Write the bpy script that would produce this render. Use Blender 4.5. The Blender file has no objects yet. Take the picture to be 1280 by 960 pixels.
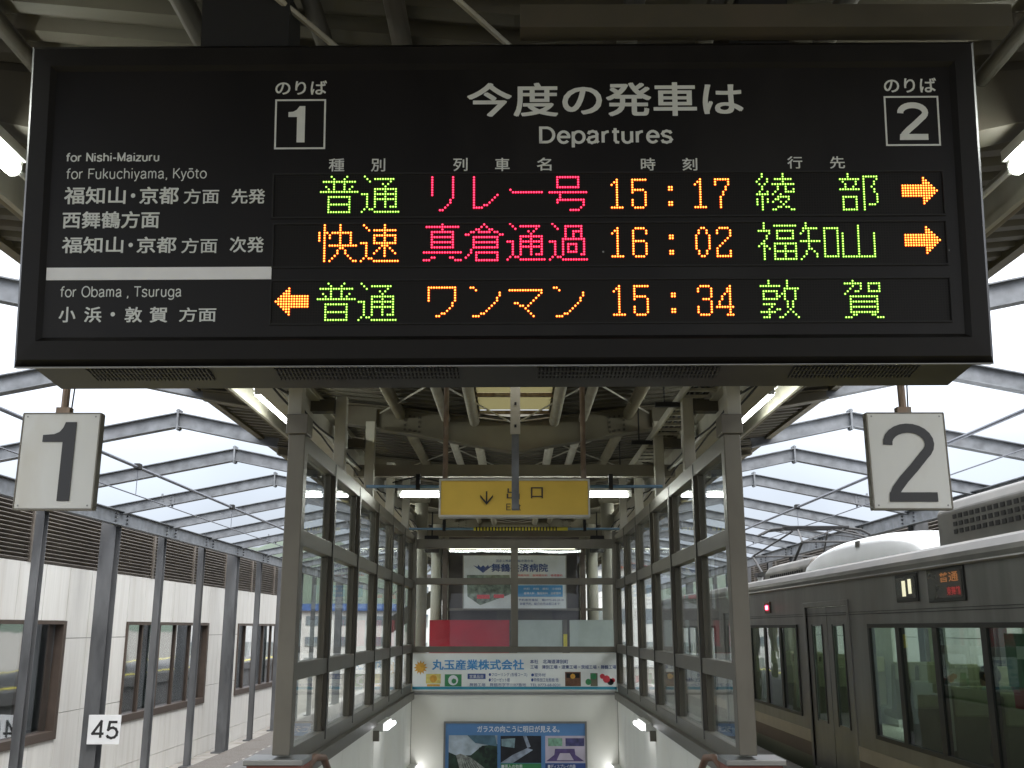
import bpy, bmesh, math, random
from mathutils import Vector, Matrix, Euler
random.seed(7)
R = math.radians
S = bpy.context.scene
COL = S.collection
# ------------------------------------------------------------------ camera, sky, sun, exposure
cam_data = bpy.data.cameras.new("camera")
cam = bpy.data.objects.new("camera", cam_data); COL.objects.link(cam)
cam_data.sensor_width = 36.0
cam_data.lens = 36.0 * 1260.0 / 1280.0
cam_data.clip_start = 0.05; cam_data.clip_end = 6000.0
cam.location = (0, 0, 1.6)
cam.rotation_euler = (R(90 + 13.6), 0, 3 / 1260.0)
S.camera = cam
S.view_settings.view_transform = 'Standard'; S.view_settings.look = 'None'
S.view_settings.exposure = 1.5; S.view_settings.gamma = 1.0
S.view_settings.use_curve_mapping = False
SUN_EL, SUN_AZ = R(48), R(160)
world = bpy.data.worlds.new("World"); S.world = world; world.use_nodes = True
wn, wl = world.node_tree.nodes, world.node_tree.links
bg = wn["Background"]; bg.inputs["Strength"].default_value = 0.1
sky = wn.new("ShaderNodeTexSky"); sky.sky_type = 'NISHITA'; sky.sun_disc = False
sky.sun_elevation = SUN_EL; sky.sun_rotation = SUN_AZ; sky.dust_density = 4.0; sky.air_density = 1.5
over = wn.new("ShaderNodeMix"); over.data_type = 'RGBA'; over.inputs[0].default_value = 0.86
geo_w = wn.new("ShaderNodeTexCoord"); sep_w = wn.new("ShaderNodeSeparateXYZ")
wl.new(geo_w.outputs["Generated"], sep_w.inputs[0])
cr = wn.new("ShaderNodeValToRGB"); wl.new(sep_w.outputs[2], cr.inputs[0])
cr.color_ramp.elements[0].position = 0.0; cr.color_ramp.elements[0].color = (.10, .115, .145, 1)
cr.color_ramp.elements[1].position = 1.0; cr.color_ramp.elements[1].color = (1, 1, 1, 1)
e = cr.color_ramp.elements.new(0.16); e.color = (.175, .19, .222, 1)
e = cr.color_ramp.elements.new(0.38); e.color = (.50, .515, .55, 1)
e = cr.color_ramp.elements.new(0.65); e.color = (.9, .91, .93, 1)
cn = wn.new("ShaderNodeTexNoise"); cn.inputs["Scale"].default_value = 2.2; cn.inputs["Detail"].default_value = 4
wl.new(geo_w.outputs["Generated"], cn.inputs[0])
mr = wn.new("ShaderNodeMapRange"); mr.inputs[1].default_value = .3; mr.inputs[2].default_value = .7; mr.inputs[3].default_value = 14.5; mr.inputs[4].default_value = 24.0
wl.new(cn.outputs[0], mr.inputs[0])
sc_ = wn.new("ShaderNodeVectorMath"); sc_.operation = 'SCALE'
wl.new(cr.outputs[0], sc_.inputs[0]); wl.new(mr.outputs[0], sc_.inputs[3])
wl.new(sky.outputs[0], over.inputs[6]); wl.new(sc_.outputs[0], over.inputs[7])
wl.new(over.outputs[2], bg.inputs["Color"])
sun_data = bpy.data.lights.new("sun", 'SUN'); sun_data.energy = 0.6; sun_data.angle = R(25); sun_data.color = (1, .97, .92)
sun = bpy.data.objects.new("sun", sun_data); COL.objects.link(sun)
sun.rotation_euler = (R(90) - SUN_EL, 0, R(180) - SUN_AZ)
S.render.engine = 'CYCLES'
S.cycles.max_bounces = 8; S.cycles.transparent_max_bounces = 24
S.cycles.use_denoising = True; S.cycles.sample_clamp_indirect = 4.0
S.cycles.caustics_reflective = False; S.cycles.caustics_refractive = False
# ------------------------------------------------------------------ materials
def nt(name):
    m = bpy.data.materials.new(name); m.use_nodes = True
    return m, m.node_tree.nodes, m.node_tree.links, m.node_tree.nodes["Principled BSDF"]
def pm(name, col, rough=.6, metal=0.0, var=.12, scale=6.0, stretch=(1, 1, 1), bump=0.0, dirt=None, dirt_amt=.5, dirt_scale=2.5, spec=.5):
    m, n, l, b = nt(name)
    tc = n.new("ShaderNodeTexCoord"); mp = n.new("ShaderNodeMapping"); mp.inputs["Scale"].default_value = stretch
    geo = n.new("ShaderNodeNewGeometry"); l.new(geo.outputs["Position"], mp.inputs[0])
    no = n.new("ShaderNodeTexNoise"); no.inputs["Scale"].default_value = scale; no.inputs["Detail"].default_value = 6
    l.new(mp.outputs[0], no.inputs[0])
    ra = n.new("ShaderNodeMapRange"); ra.inputs[1].default_value = .3; ra.inputs[2].default_value = .7
    ra.inputs[3].default_value = 1 - var; ra.inputs[4].default_value = 1 + var
    l.new(no.outputs[0], ra.inputs[0])
    vm = n.new("ShaderNodeVectorMath"); vm.operation = 'SCALE'; vm.inputs[0].default_value = col
    l.new(ra.outputs[0], vm.inputs[3])
    out = vm.outputs[0]
    if dirt:
        n2 = n.new("ShaderNodeTexNoise"); n2.inputs["Scale"].default_value = dirt_scale; n2.inputs["Detail"].default_value = 8
        l.new(mp.outputs[0], n2.inputs[0])
        r2 = n.new("ShaderNodeMapRange"); r2.inputs[1].default_value = .5; r2.inputs[2].default_value = .72; r2.inputs[4].default_value = dirt_amt
        l.new(n2.outputs[0], r2.inputs[0])
        mx = n.new("ShaderNodeMix"); mx.data_type = 'RGBA'; mx.inputs[7].default_value = (*dirt, 1)
        l.new(r2.outputs[0], mx.inputs[0]); l.new(out, mx.inputs[6]); out = mx.outputs[2]
    l.new(out, b.inputs["Base Color"])
    b.inputs["Roughness"].default_value = rough; b.inputs["Metallic"].default_value = metal
    b.inputs["Specular IOR Level"].default_value = spec
    r3 = n.new("ShaderNodeMapRange"); r3.inputs[3].default_value = max(.02, rough - .08); r3.inputs[4].default_value = min(1, rough + .1)
    l.new(no.outputs[0], r3.inputs[0]); l.new(r3.outputs[0], b.inputs["Roughness"])
    if bump:
        bp = n.new("ShaderNodeBump"); bp.inputs["Strength"].default_value = bump; bp.inputs["Distance"].default_value = .01
        l.new(no.outputs[0], bp.inputs["Height"]); l.new(bp.outputs[0], b.inputs["Normal"])
    return m
def em(name, col, strength, base=(.8, .8, .8)):
    m, n, l, b = nt(name)
    b.inputs["Base Color"].default_value = (*base, 1); b.inputs["Emission Color"].default_value = (*col, 1)
    b.inputs["Emission Strength"].default_value = strength
    return m
def glass(name, tint=(.93, .96, .95), refl=.10, rough=.0, haze=0.0):
    m = bpy.data.materials.new(name); m.use_nodes = True
    n, l = m.node_tree.nodes, m.node_tree.links
    n.clear(); o = n.new("ShaderNodeOutputMaterial")
    t = n.new("ShaderNodeBsdfTransparent"); t.inputs[0].default_value = (*tint, 1)
    g = n.new("ShaderNodeBsdfGlossy"); g.inputs["Roughness"].default_value = rough; g.inputs[0].default_value = (.95, .97, 1, 1)
    lw = n.new("ShaderNodeLayerWeight"); lw.inputs[0].default_value = .5
    f = n.new("ShaderNodeMath"); f.operation = 'POWER'; f.inputs[1].default_value = 4.2; l.new(lw.outputs["Facing"], f.inputs[0])
    ad = n.new("ShaderNodeMath"); ad.operation = 'MULTIPLY_ADD'; ad.inputs[1].default_value = .55; ad.inputs[2].default_value = .025 + refl; ad.use_clamp = True
    l.new(f.outputs[0], ad.inputs[0])
    mx = n.new("ShaderNodeMixShader"); l.new(ad.outputs[0], mx.inputs[0]); l.new(t.outputs[0], mx.inputs[1]); l.new(g.outputs[0], mx.inputs[2])
    last = mx.outputs[0]
    # slow waviness of the panes and a film of dust
    no = n.new("ShaderNodeTexNoise"); no.inputs["Scale"].default_value = 1.6
    geo = n.new("ShaderNodeNewGeometry"); l.new(geo.outputs["Position"], no.inputs[0])
    bp = n.new("ShaderNodeBump"); bp.inputs["Strength"].default_value = .03; bp.inputs["Distance"].default_value = .05
    l.new(no.outputs[0], bp.inputs["Height"]); l.new(bp.outputs[0], g.inputs["Normal"])
    if haze:
        d = n.new("ShaderNodeBsdfDiffuse"); d.inputs[0].default_value = (.55, .6, .6, 1)
        m2 = n.new("ShaderNodeMixShader"); sm_ = n.new("ShaderNodeTexNoise"); sm_.inputs["Scale"].default_value = 3.0; sm_.inputs["Detail"].default_value = 8; sm_.inputs["Roughness"].default_value = .7
        l.new(geo.outputs["Position"], sm_.inputs[0])
        sr = n.new("ShaderNodeMapRange"); sr.inputs[1].default_value = .4; sr.inputs[2].default_value = .75; sr.inputs[3].default_value = haze * .3; sr.inputs[4].default_value = haze * 3.2
        l.new(sm_.outputs[0], sr.inputs[0]); l.new(sr.outputs[0], m2.inputs[0])
        l.new(last, m2.inputs[1]); l.new(d.outputs[0], m2.inputs[2]); last = m2.outputs[0]
    l.new(last, o.inputs[0])
    return m
M = {}
M['board'] = pm("board_black", (.009, .008, .007), .5, 0, .2, 9, bump=.05, spec=.22)
M['board_face'] = pm("board_face", (.008, .007, .006), .4, 0, .2, 3, spec=.25)
M['board_face'] = pm('board_face', (.0055, .0045, .004), .42, 0, .3, 3, (1, 1, .5), 0, (.022, .021, .018), .55, 2.2, spec=.28)
M['board_under'] = pm("board_underside", (.055, .055, .053), .42, .4, .25, 4, (1, 3, 1))
M['slot'] = pm("slot_dark", (.012, .012, .012), .8)
M['hanger'] = pm("hanger_black", (.005, .005, .005), .6)
M['white_letter'] = pm("white_letter", (.70, .73, .70), .55, 0, .05, 20)
M['divider'] = pm("divider_white", (.86, .87, .87), .5, 0, .04, 12)
M['galv'] = pm("galvanised_steel", (.175, .187, .202), .5, .3, .3, 7, (1, 1, 1), .1, (.16, .16, .17), .5, 3)
M['galv_dark'] = pm("galvanised_steel_weathered", (.115, .12, .128), .55, .35, .3, 5, (1, 1, .3), .1, (.07, .065, .06), .6, 2.5)
M['beam'] = pm("canopy_paint", (.165, .15, .105), .6, 0, .14, 3, (1, 1, 1), .05, (.14, .10, .065), .45, 4)
M['beam_dark'] = pm("canopy_paint_dimmed", (.07, .063, .045), .65, 0, .2, 3, (1, 1, 1), .05, (.09, .065, .045), .5, 3)  # darkened copy of the canopy paint: dimness above the board put into colour
M['column'] = pm("column_paint", (.38, .365, .30), .5, 0, .12, 6, (1, 1, .4), 0, (.3, .24, .17), .35, 5)
M['deck'] = pm("roof_sheet", (.08, .074, .052), .6, .1, .22, 2.5, (.5, 2, 1), 0, (.08, .06, .045), .5, 2)
M['rust'] = pm("rusty_rod", (.22, .16, .12), .8, 0, .35, 14, (1, 1, .5), .2, (.42, .40, .36), .7, 8)
M['blue_pipe'] = pm("blue_pipe", (.16, .28, .38), .5, 0, .15, 8)
M['alu'] = pm("bronze_aluminium", (.150, .138, .112), .42, .4, .12, 6, (1, 1, .5))
M['alu_dark'] = pm("gasket_dark", (.045, .045, .04), .5)
M['inner_wall'] = pm("stair_wall", (.80, .79, .72), .45, 0, .05, 3, (1, 1, .4), 0, (.50, .46, .37), .25, 1.5)
M['brick'] = pm("brick_red", (.24, .09, .065), .7, 0, .2, 12, bump=.2)
M['kerb'] = pm('kerb_tile', (.13, .11, .095), .6, 0, .15, 6)
M['cap'] = pm("metal_cap", (.26, .26, .25), .35, .7, .1, 8)
M['platform'] = pm("platform_asphalt", (.12, .115, .11), .75, 0, .2, 5, bump=.2, dirt=(.07, .065, .06), dirt_amt=.6)
M['concrete'] = pm("concrete", (.30, .29, .27), .8, 0, .2, 3, bump=.3, dirt=(.16, .12, .09), dirt_amt=.7)
M['ballast'] = pm("ballast", (.13, .12, .11), .9, 0, .5, 30, bump=1.0, dirt=(.09, .07, .06), dirt_amt=.7)
M['rail'] = pm("rail_steel", (.28, .22, .18), .4, .8, .2, 5)
M['cladding'] = pm("wall_cladding", (.72, .71, .68), .55, 0, .05, 4, (1, 3, .25), 0, (.52, .49, .43), .4, 1.6)
M['joint'] = pm("joint_dark", (.20, .19, .17), .8)
M['brown'] = pm("brown_frame", (.085, .064, .052), .45, .2, .12, 6)
M['louvre'] = pm("louvre_brown", (.16, .14, .12), .55, .2, .25, 6, (1, .5, 1))
M['louvre_back'] = pm("louvre_back", (.08, .07, .06), .8)
M['curtain'] = pm("window_blind", (.60, .62, .58), .7, 0, .25, .8, (.2, .3, 1.2))
M['glass'] = glass("clear_glass", (.94, .96, .95), .0, 0, .018)
M['glass_far'] = glass("building_glass", (.6, .66, .66), .40, .035)
M['glass_train'] = glass("train_glass", (.66, .76, .70), .05)
M['yellow'] = pm("exit_yellow", (.86, .60, .10), .4, 0, .05, 5)
M['black'] = pm("print_black", (.02, .02, .022), .5)
M['sign_white'] = pm("sign_white", (.60, .60, .575), .45, 0, .05, 4, (1, 1, .4), 0, (.40, .36, .28), .55, 4)
M['white45'] = pm("plate_white", (.72, .74, .76), .5, 0, .04, 5)
M['red'] = pm("red_panel", (.50, .010, .03), .35, 0, .12, 4)
M['frost'] = pm("frosted_panel", (.52, .60, .57), .45, 0, .05, 6, (1, 1, .3))
M['tower'] = pm("dark_tower", (.055, .045, .042), .7, 0, .25, 4)
M['tube'] = em("tube_white", (.95, 1.0, .93), 11.0)
M['tube_wall'] = em('tube_stairwell', (.95, .96, 1.0), 3.6)
M['train_lamp'] = em('train_ceiling_lamp', (.95, 1.0, .88), 1.1)
M['tube_warm'] = em("tube_warm", (1.0, .97, .72), 3.0)
M['lamp_body'] = pm("lamp_body", (.62, .62, .58), .5)
M['steel_train'] = pm("stainless", (.24, .235, .23), .42, .8, .22, 5, (1, .8, .15), 0, (.17, .145, .13), .5, 1.2)
M['steel_roof'] = pm("train_roof_edge", (.17, .165, .155), .5, .6, .25, 4, (1, .6, 1), 0, (.2, .18, .16), .6, 2)
M['train_white'] = pm("hood_white", (.74, .76, .78), .4, 0, .05, 2, (1, 1, 1), 0, (.5, .5, .5), .2, 3)
M['cream'] = pm("stripe_cream", (.36, .31, .25), .45, 0, .1, 5)
M['brown_stripe'] = pm("stripe_brown", (.10, .065, .05), .45, 0, .1, 5)
M['train_low'] = pm("train_lower_reflection", (.18, .19, .13), .4, .6, .2, 3, (1, .5, 1))  # olive reflection on the lower side put into its colour
M['dark'] = pm("rubber_dark", (.02, .02, .02), .5)
M['seat'] = pm("seat_cloth", (.17, .175, .11), .85, 0, .1, 10)
M['seat_cover'] = pm("headrest_cover", (.38, .40, .25), .8, 0, .08, 10)
M['train_in'] = pm("train_interior", (.55, .57, .50), .6)
M['skin'] = pm("skin", (.42, .26, .19), .55)
M['hair'] = pm("hair_black", (.018, .014, .012), .5)
M['cloth_dark'] = pm("coat_dark", (.03, .03, .035), .85)
M['cloth_grey'] = pm("coat_grey", (.16, .17, .18), .85)
M['poster_green'] = pm("poster_green", (.02, .20, .12), .5)
M['poster_red'] = pm("poster_red", (.45, .03, .07), .5)
M['banner'] = pm("banner_white", (.88, .90, .87), .45, 0, .03, 5)
M['print_blue'] = pm("print_blue", (.07, .30, .62), .5, 0, .05)
M['print_navy'] = pm("print_navy", (.03, .07, .26), .5, 0, .05)
M['teal'] = pm("print_teal", (.03, .28, .40), .5, 0, .05)
M['print_orange'] = pm("print_orange", (.75, .40, .06), .5, 0, .15, 30)
M['print_yellow'] = pm("print_yellow", (.78, .66, .20), .5, 0, .2, 20)
M['print_white'] = pm("print_white", (.8, .83, .86), .5, 0, .03)
M['print_green'] = pm("print_green", (.05, .26, .10), .5, 0, .1, 20)
M['print_red'] = pm("print_red", (.65, .05, .07), .5, 0, .1, 20)
M['print_brown'] = pm("print_brown", (.16, .075, .04), .5, 0, .3, 25)
M['print_purple'] = pm("print_purple", (.10, .07, .20), .5, 0, .3, 15)
M['poster_blue'] = pm("poster_blue", (.10, .24, .50), .4, 0, .12, 1.5)
M['hill'] = pm("forest_hill", (.05, .07, .05), .9, 0, .3, .02)
M['ground'] = pm("ground", (.13, .12, .10), .9, 0, .25, .5, bump=.3)
M['house_white'] = pm("house_white", (.6, .6, .58), .7, 0, .08, .6)
M['house_red'] = pm("house_red", (.34, .09, .06), .7)
M['roof_blue'] = pm("roof_blue", (.04, .10, .28), .6)
M['wood'] = pm("handrail_wood", (.17, .09, .055), .45, 0, .2, 10)
M['pantograph'] = pm("pantograph_grey", (.04, .04, .042), .6, .1, .2, 8)
M['wire'] = pm("wire_grey", (.16, .17, .20), .5, .6)
M['stripe_y'] = pm("hazard_yellow", (.70, .60, .05), .5)
M['red_lamp'] = em("marker_red", (1, .05, .12), 9.0, (.3, .02, .02))
M['sky_light'] = None
m, n, l, b = nt("skylight_sheet")
for x_ in list(n):
    if x_.type != 'OUTPUT_MATERIAL': n.remove(x_)
tr = n.new("ShaderNodeBsdfTranslucent"); tr.inputs[0].default_value = (.34, .32, .22, 1)
df = n.new("ShaderNodeBsdfDiffuse"); df.inputs[0].default_value = (.4, .37, .25, 1)
mx = n.new("ShaderNodeMixShader"); mx.inputs[0].default_value = .3
l.new(tr.outputs[0], mx.inputs[1]); l.new(df.outputs[0], mx.inputs[2])
l.new(mx.outputs[0], [q for q in n if q.type == 'OUTPUT_MATERIAL'][0].inputs[0])
M['skylight'] = m
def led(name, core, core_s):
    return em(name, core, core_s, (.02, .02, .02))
M['g_core'] = led('led_green_core', (.55, 1.0, .15), 1.0); M['g_rim'] = led('led_green_halo', (.10, .55, .0), .24)
M['r_core'] = led('led_red_core', (1.0, .06, .15), 1.1); M['r_rim'] = led('led_red_halo', (1.0, .0, .045), .62)
M['o_core'] = led('led_orange_core', (1.0, .55, .08), 1.25); M['o_rim'] = led('led_orange_halo', (1.0, .055, .0), .85)
# unlit LED grid of the display windows: faint lenses every 9.8 mm
m, n, l, b = nt("led_matrix_unlit")
tc = n.new("ShaderNodeTexCoord"); sx = n.new("ShaderNodeSeparateXYZ"); l.new(tc.outputs["Object"], sx.inputs[0])
def dotaxis(sock):
    a = n.new("ShaderNodeMath"); a.operation = 'MULTIPLY'; a.inputs[1].default_value = 1 / .0098; l.new(sock, a.inputs[0])
    f = n.new("ShaderNodeMath"); f.operation = 'FRACT'; l.new(a.outputs[0], f.inputs[0])
    s = n.new("ShaderNodeMath"); s.operation = 'SUBTRACT'; s.inputs[1].default_value = .5; l.new(f.outputs[0], s.inputs[0])
    p = n.new("ShaderNodeMath"); p.operation = 'POWER'; p.inputs[1].default_value = 2; l.new(s.outputs[0], p.inputs[0])
    return p.outputs[0]
ad = n.new("ShaderNodeMath"); ad.operation = 'ADD'; l.new(dotaxis(sx.outputs[0]), ad.inputs[0]); l.new(dotaxis(sx.outputs[2]), ad.inputs[1])
lt = n.new("ShaderNodeMath"); lt.operation = 'LESS_THAN'; lt.inputs[1].default_value = .10; l.new(ad.outputs[0], lt.inputs[0])
mx = n.new("ShaderNodeMix"); mx.data_type = 'RGBA'; mx.inputs[6].default_value = (.012, .011, .010, 1); mx.inputs[7].default_value = (.004, .004, .004, 1)
l.new(lt.outputs[0], mx.inputs[0]); l.new(mx.outputs[2], b.inputs["Base Color"]); b.inputs["Roughness"].default_value = .5; b.inputs["Specular IOR Level"].default_value = .2
M['matrix'] = m
# ------------------------------------------------------------------ helpers
class MB:
    def __init__(s): s.v = []; s.f = []; s.mi = []
    def add(s, vs, fs, mi=0):
        o = len(s.v); s.v += [tuple(q) for q in vs]; s.f += [tuple(i + o for i in f) for f in fs]; s.mi += [mi] * len(fs); return s
    def box(s, x0, y0, z0, x1, y1, z1, mi=0):
        x0, x1 = min(x0, x1), max(x0, x1); y0, y1 = min(y0, y1), max(y0, y1); z0, z1 = min(z0, z1), max(z0, z1)
        return s.add([(x0, y0, z0), (x1, y0, z0), (x1, y1, z0), (x0, y1, z0), (x0, y0, z1), (x1, y0, z1), (x1, y1, z1), (x0, y1, z1)],
              [(0, 3, 2, 1), (4, 5, 6, 7), (0, 1, 5, 4), (1, 2, 6, 5), (2, 3, 7, 6), (3, 0, 4, 7)], mi)
    def bar(s, p0, p1, w, h, up=(0, 0, 1), mi=0):
        p0, p1 = Vector(p0), Vector(p1); d = (p1 - p0).normalized(); u = Vector(up)
        sd = d.cross(u)
        if sd.length < 1e-4: sd = d.cross(Vector((0, 1, 0)))
        sd.normalize(); u = sd.cross(d)
        vs = [p + sd * a * w / 2 + u * c * h / 2 for p in (p0, p1) for a, c in ((-1, -1), (1, -1), (1, 1), (-1, 1))]
        return s.add(vs, [(0, 1, 2, 3), (7, 6, 5, 4), (0, 4, 5, 1), (1, 5, 6, 2), (2, 6, 7, 3), (3, 7, 4, 0)], mi)
    def ibeam(s, p0, p1, w, h, t=.012, mi=0):
        s.bar(p0, p1, t, h - .02, mi=mi)
        for k in (-1, 1):
            o = Vector((0, 0, k * (h / 2 - t / 2)))
            s.bar(Vector(p0) + o, Vector(p1) + o, w, t, mi=mi)
        return s
    def tube(s, pts, r, n=8, mi=0, cap=True):
        pts = [Vector(p) for p in pts]; rings = []
        for i, p in enumerate(pts):
            d = (pts[min(i + 1, len(pts) - 1)] - pts[max(i - 1, 0)]).normalized()
            a = Vector((0, 0, 1)) if abs(d.z) < .9 else Vector((1, 0, 0))
            u = d.cross(a).normalized(); w = u.cross(d)
            rr = r[i] if isinstance(r, (list, tuple)) else r
            rings.append([p + (u * math.cos(2 * math.pi * k / n) + w * math.sin(2 * math.pi * k / n)) * rr for k in range(n)])
        vs = [q for ring in rings for q in ring]; fs = []
        for i in range(len(pts) - 1):
            for k in range(n):
                a, c = i * n + k, i * n + (k + 1) % n
                fs.append((a, c, c + n, a + n))
        if cap: fs += [tuple(range(n))[::-1], tuple((len(pts) - 1) * n + k for k in range(n))]
        return s.add(vs, fs, mi)
    def prism(s, poly, axis, a, c, mi=0):
        """poly: list of 2-D points; axis: 0 x, 1 y, 2 z; extruded from a to c"""
        def P(q, t):
            return (t, q[0], q[1]) if axis == 0 else (q[0], t, q[1]) if axis == 1 else (q[0], q[1], t)
        n = len(poly); vs = [P(q, a) for q in poly] + [P(q, c) for q in poly]
        fs = [tuple(range(n)), tuple(range(2 * n - 1, n - 1, -1))] + [(i, i + n, (i + 1) % n + n, (i + 1) % n) for i in range(n)]
        return s.add(vs, fs, mi)
    def quad(s, x0, z0, x1, z1, y, mi=0):
        return s.add([(x0, y, z0), (x1, y, z0), (x1, y, z1), (x0, y, z1)], [(0, 1, 2, 3)], mi)
    def disc(s, x, z, r, y, n=16, mi=0):
        return s.add([(x + r * math.cos(2 * math.pi * k / n), y, z + r * math.sin(2 * math.pi * k / n)) for k in range(n)], [tuple(range(n))], mi)
    def build(s, name, mat, parent=None, loc=(0, 0, 0), smooth=False, bevel=0, recalc=True, local=False):
        me = bpy.data.meshes.new(name)
        o3 = Vector(loc)
        if parent is not None and not local and parent.get('_w'): o3 = Vector(parent['_w'])
        me.from_pydata([tuple(Vector(v) - (o3 if not local else Vector((0, 0, 0)))) for v in s.v], [], s.f)
        for mm in (mat if isinstance(mat, (list, tuple)) else [mat]): me.materials.append(mm)
        me.polygons.foreach_set('material_index', s.mi)
        if recalc:
            bm = bmesh.new(); bm.from_mesh(me); bmesh.ops.recalc_face_normals(bm, faces=bm.faces); bm.to_mesh(me); bm.free()
        if smooth: me.polygons.foreach_set('use_smooth', [True] * len(me.polygons))
        me.update()
        o = bpy.data.objects.new(name, me); COL.objects.link(o)
        if parent is not None: o.parent = parent
        elif not local: o.location = o3
        if bevel:
            md = o.modifiers.new("bevel", 'BEVEL'); md.width = bevel; md.segments = 2; md.limit_method = 'ANGLE'
        return o
def tag(o, label=None, cat=None, group=None, kind=None):
    if label: o['label'] = label
    if cat: o['category'] = cat
    if group: o['group'] = group
    if kind: o['kind'] = kind
    return o
def thing(name, label, cat, loc=(0, 0, 0), group=None, rot=None):
    o = bpy.data.objects.new(name, None); COL.objects.link(o); o.location = loc; o.empty_display_size = .1
    o['_w'] = tuple(loc)
    if rot: o.rotation_euler = rot
    return tag(o, label, cat, group)
def copy_tree(o, parent=None):
    c = o.copy(); COL.objects.link(c)
    if parent is not None: c.parent = parent
    for ch in [q for q in ALLCH(o)]: copy_tree(ch, c)
    return c
def ALLCH(o): return [q for q in bpy.data.objects if q.parent == o]
def piece(name, me, parent, loc=(0, 0, 0)):
    o = bpy.data.objects.new(name, me); COL.objects.link(o); o.parent = parent; o.location = loc; return o
ORD = ["nearest", "second nearest", "third nearest", "fourth nearest", "fifth nearest", "sixth nearest", "seventh nearest", "eighth nearest", "ninth nearest",
       "tenth nearest", "eleventh nearest", "twelfth nearest", "thirteenth nearest", "farthest"]
_tc = {}
def text_raw(s, bold):
    k = (s, bold)
    if k in _tc: return _tc[k]
    cu = bpy.data.curves.new("lettering", 'FONT'); cu.body = s; cu.offset = bold; cu.resolution_u = 4; cu.fill_mode = 'FRONT'
    o = bpy.data.objects.new("lettering", cu)
    me = bpy.data.meshes.new_from_object(o)
    vs = [tuple(v.co) for v in me.vertices]; fs = [tuple(p.vertices) for p in me.polygons]
    bpy.data.objects.remove(o); bpy.data.curves.remove(cu); bpy.data.meshes.remove(me)
    _tc[k] = (vs, fs); return _tc[k]
def _arc(cx, cy, rx, ry, a0, a1, n=12):
    return [(cx + rx * math.cos(R(a0 + (a1 - a0) * k / n)), cy + ry * math.sin(R(a0 + (a1 - a0) * k / n))) for k in range(n + 1)]
_ell = lambda cx, cy, rx, ry: _arc(cx, cy, rx, ry, 0, 360, 22)
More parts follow.
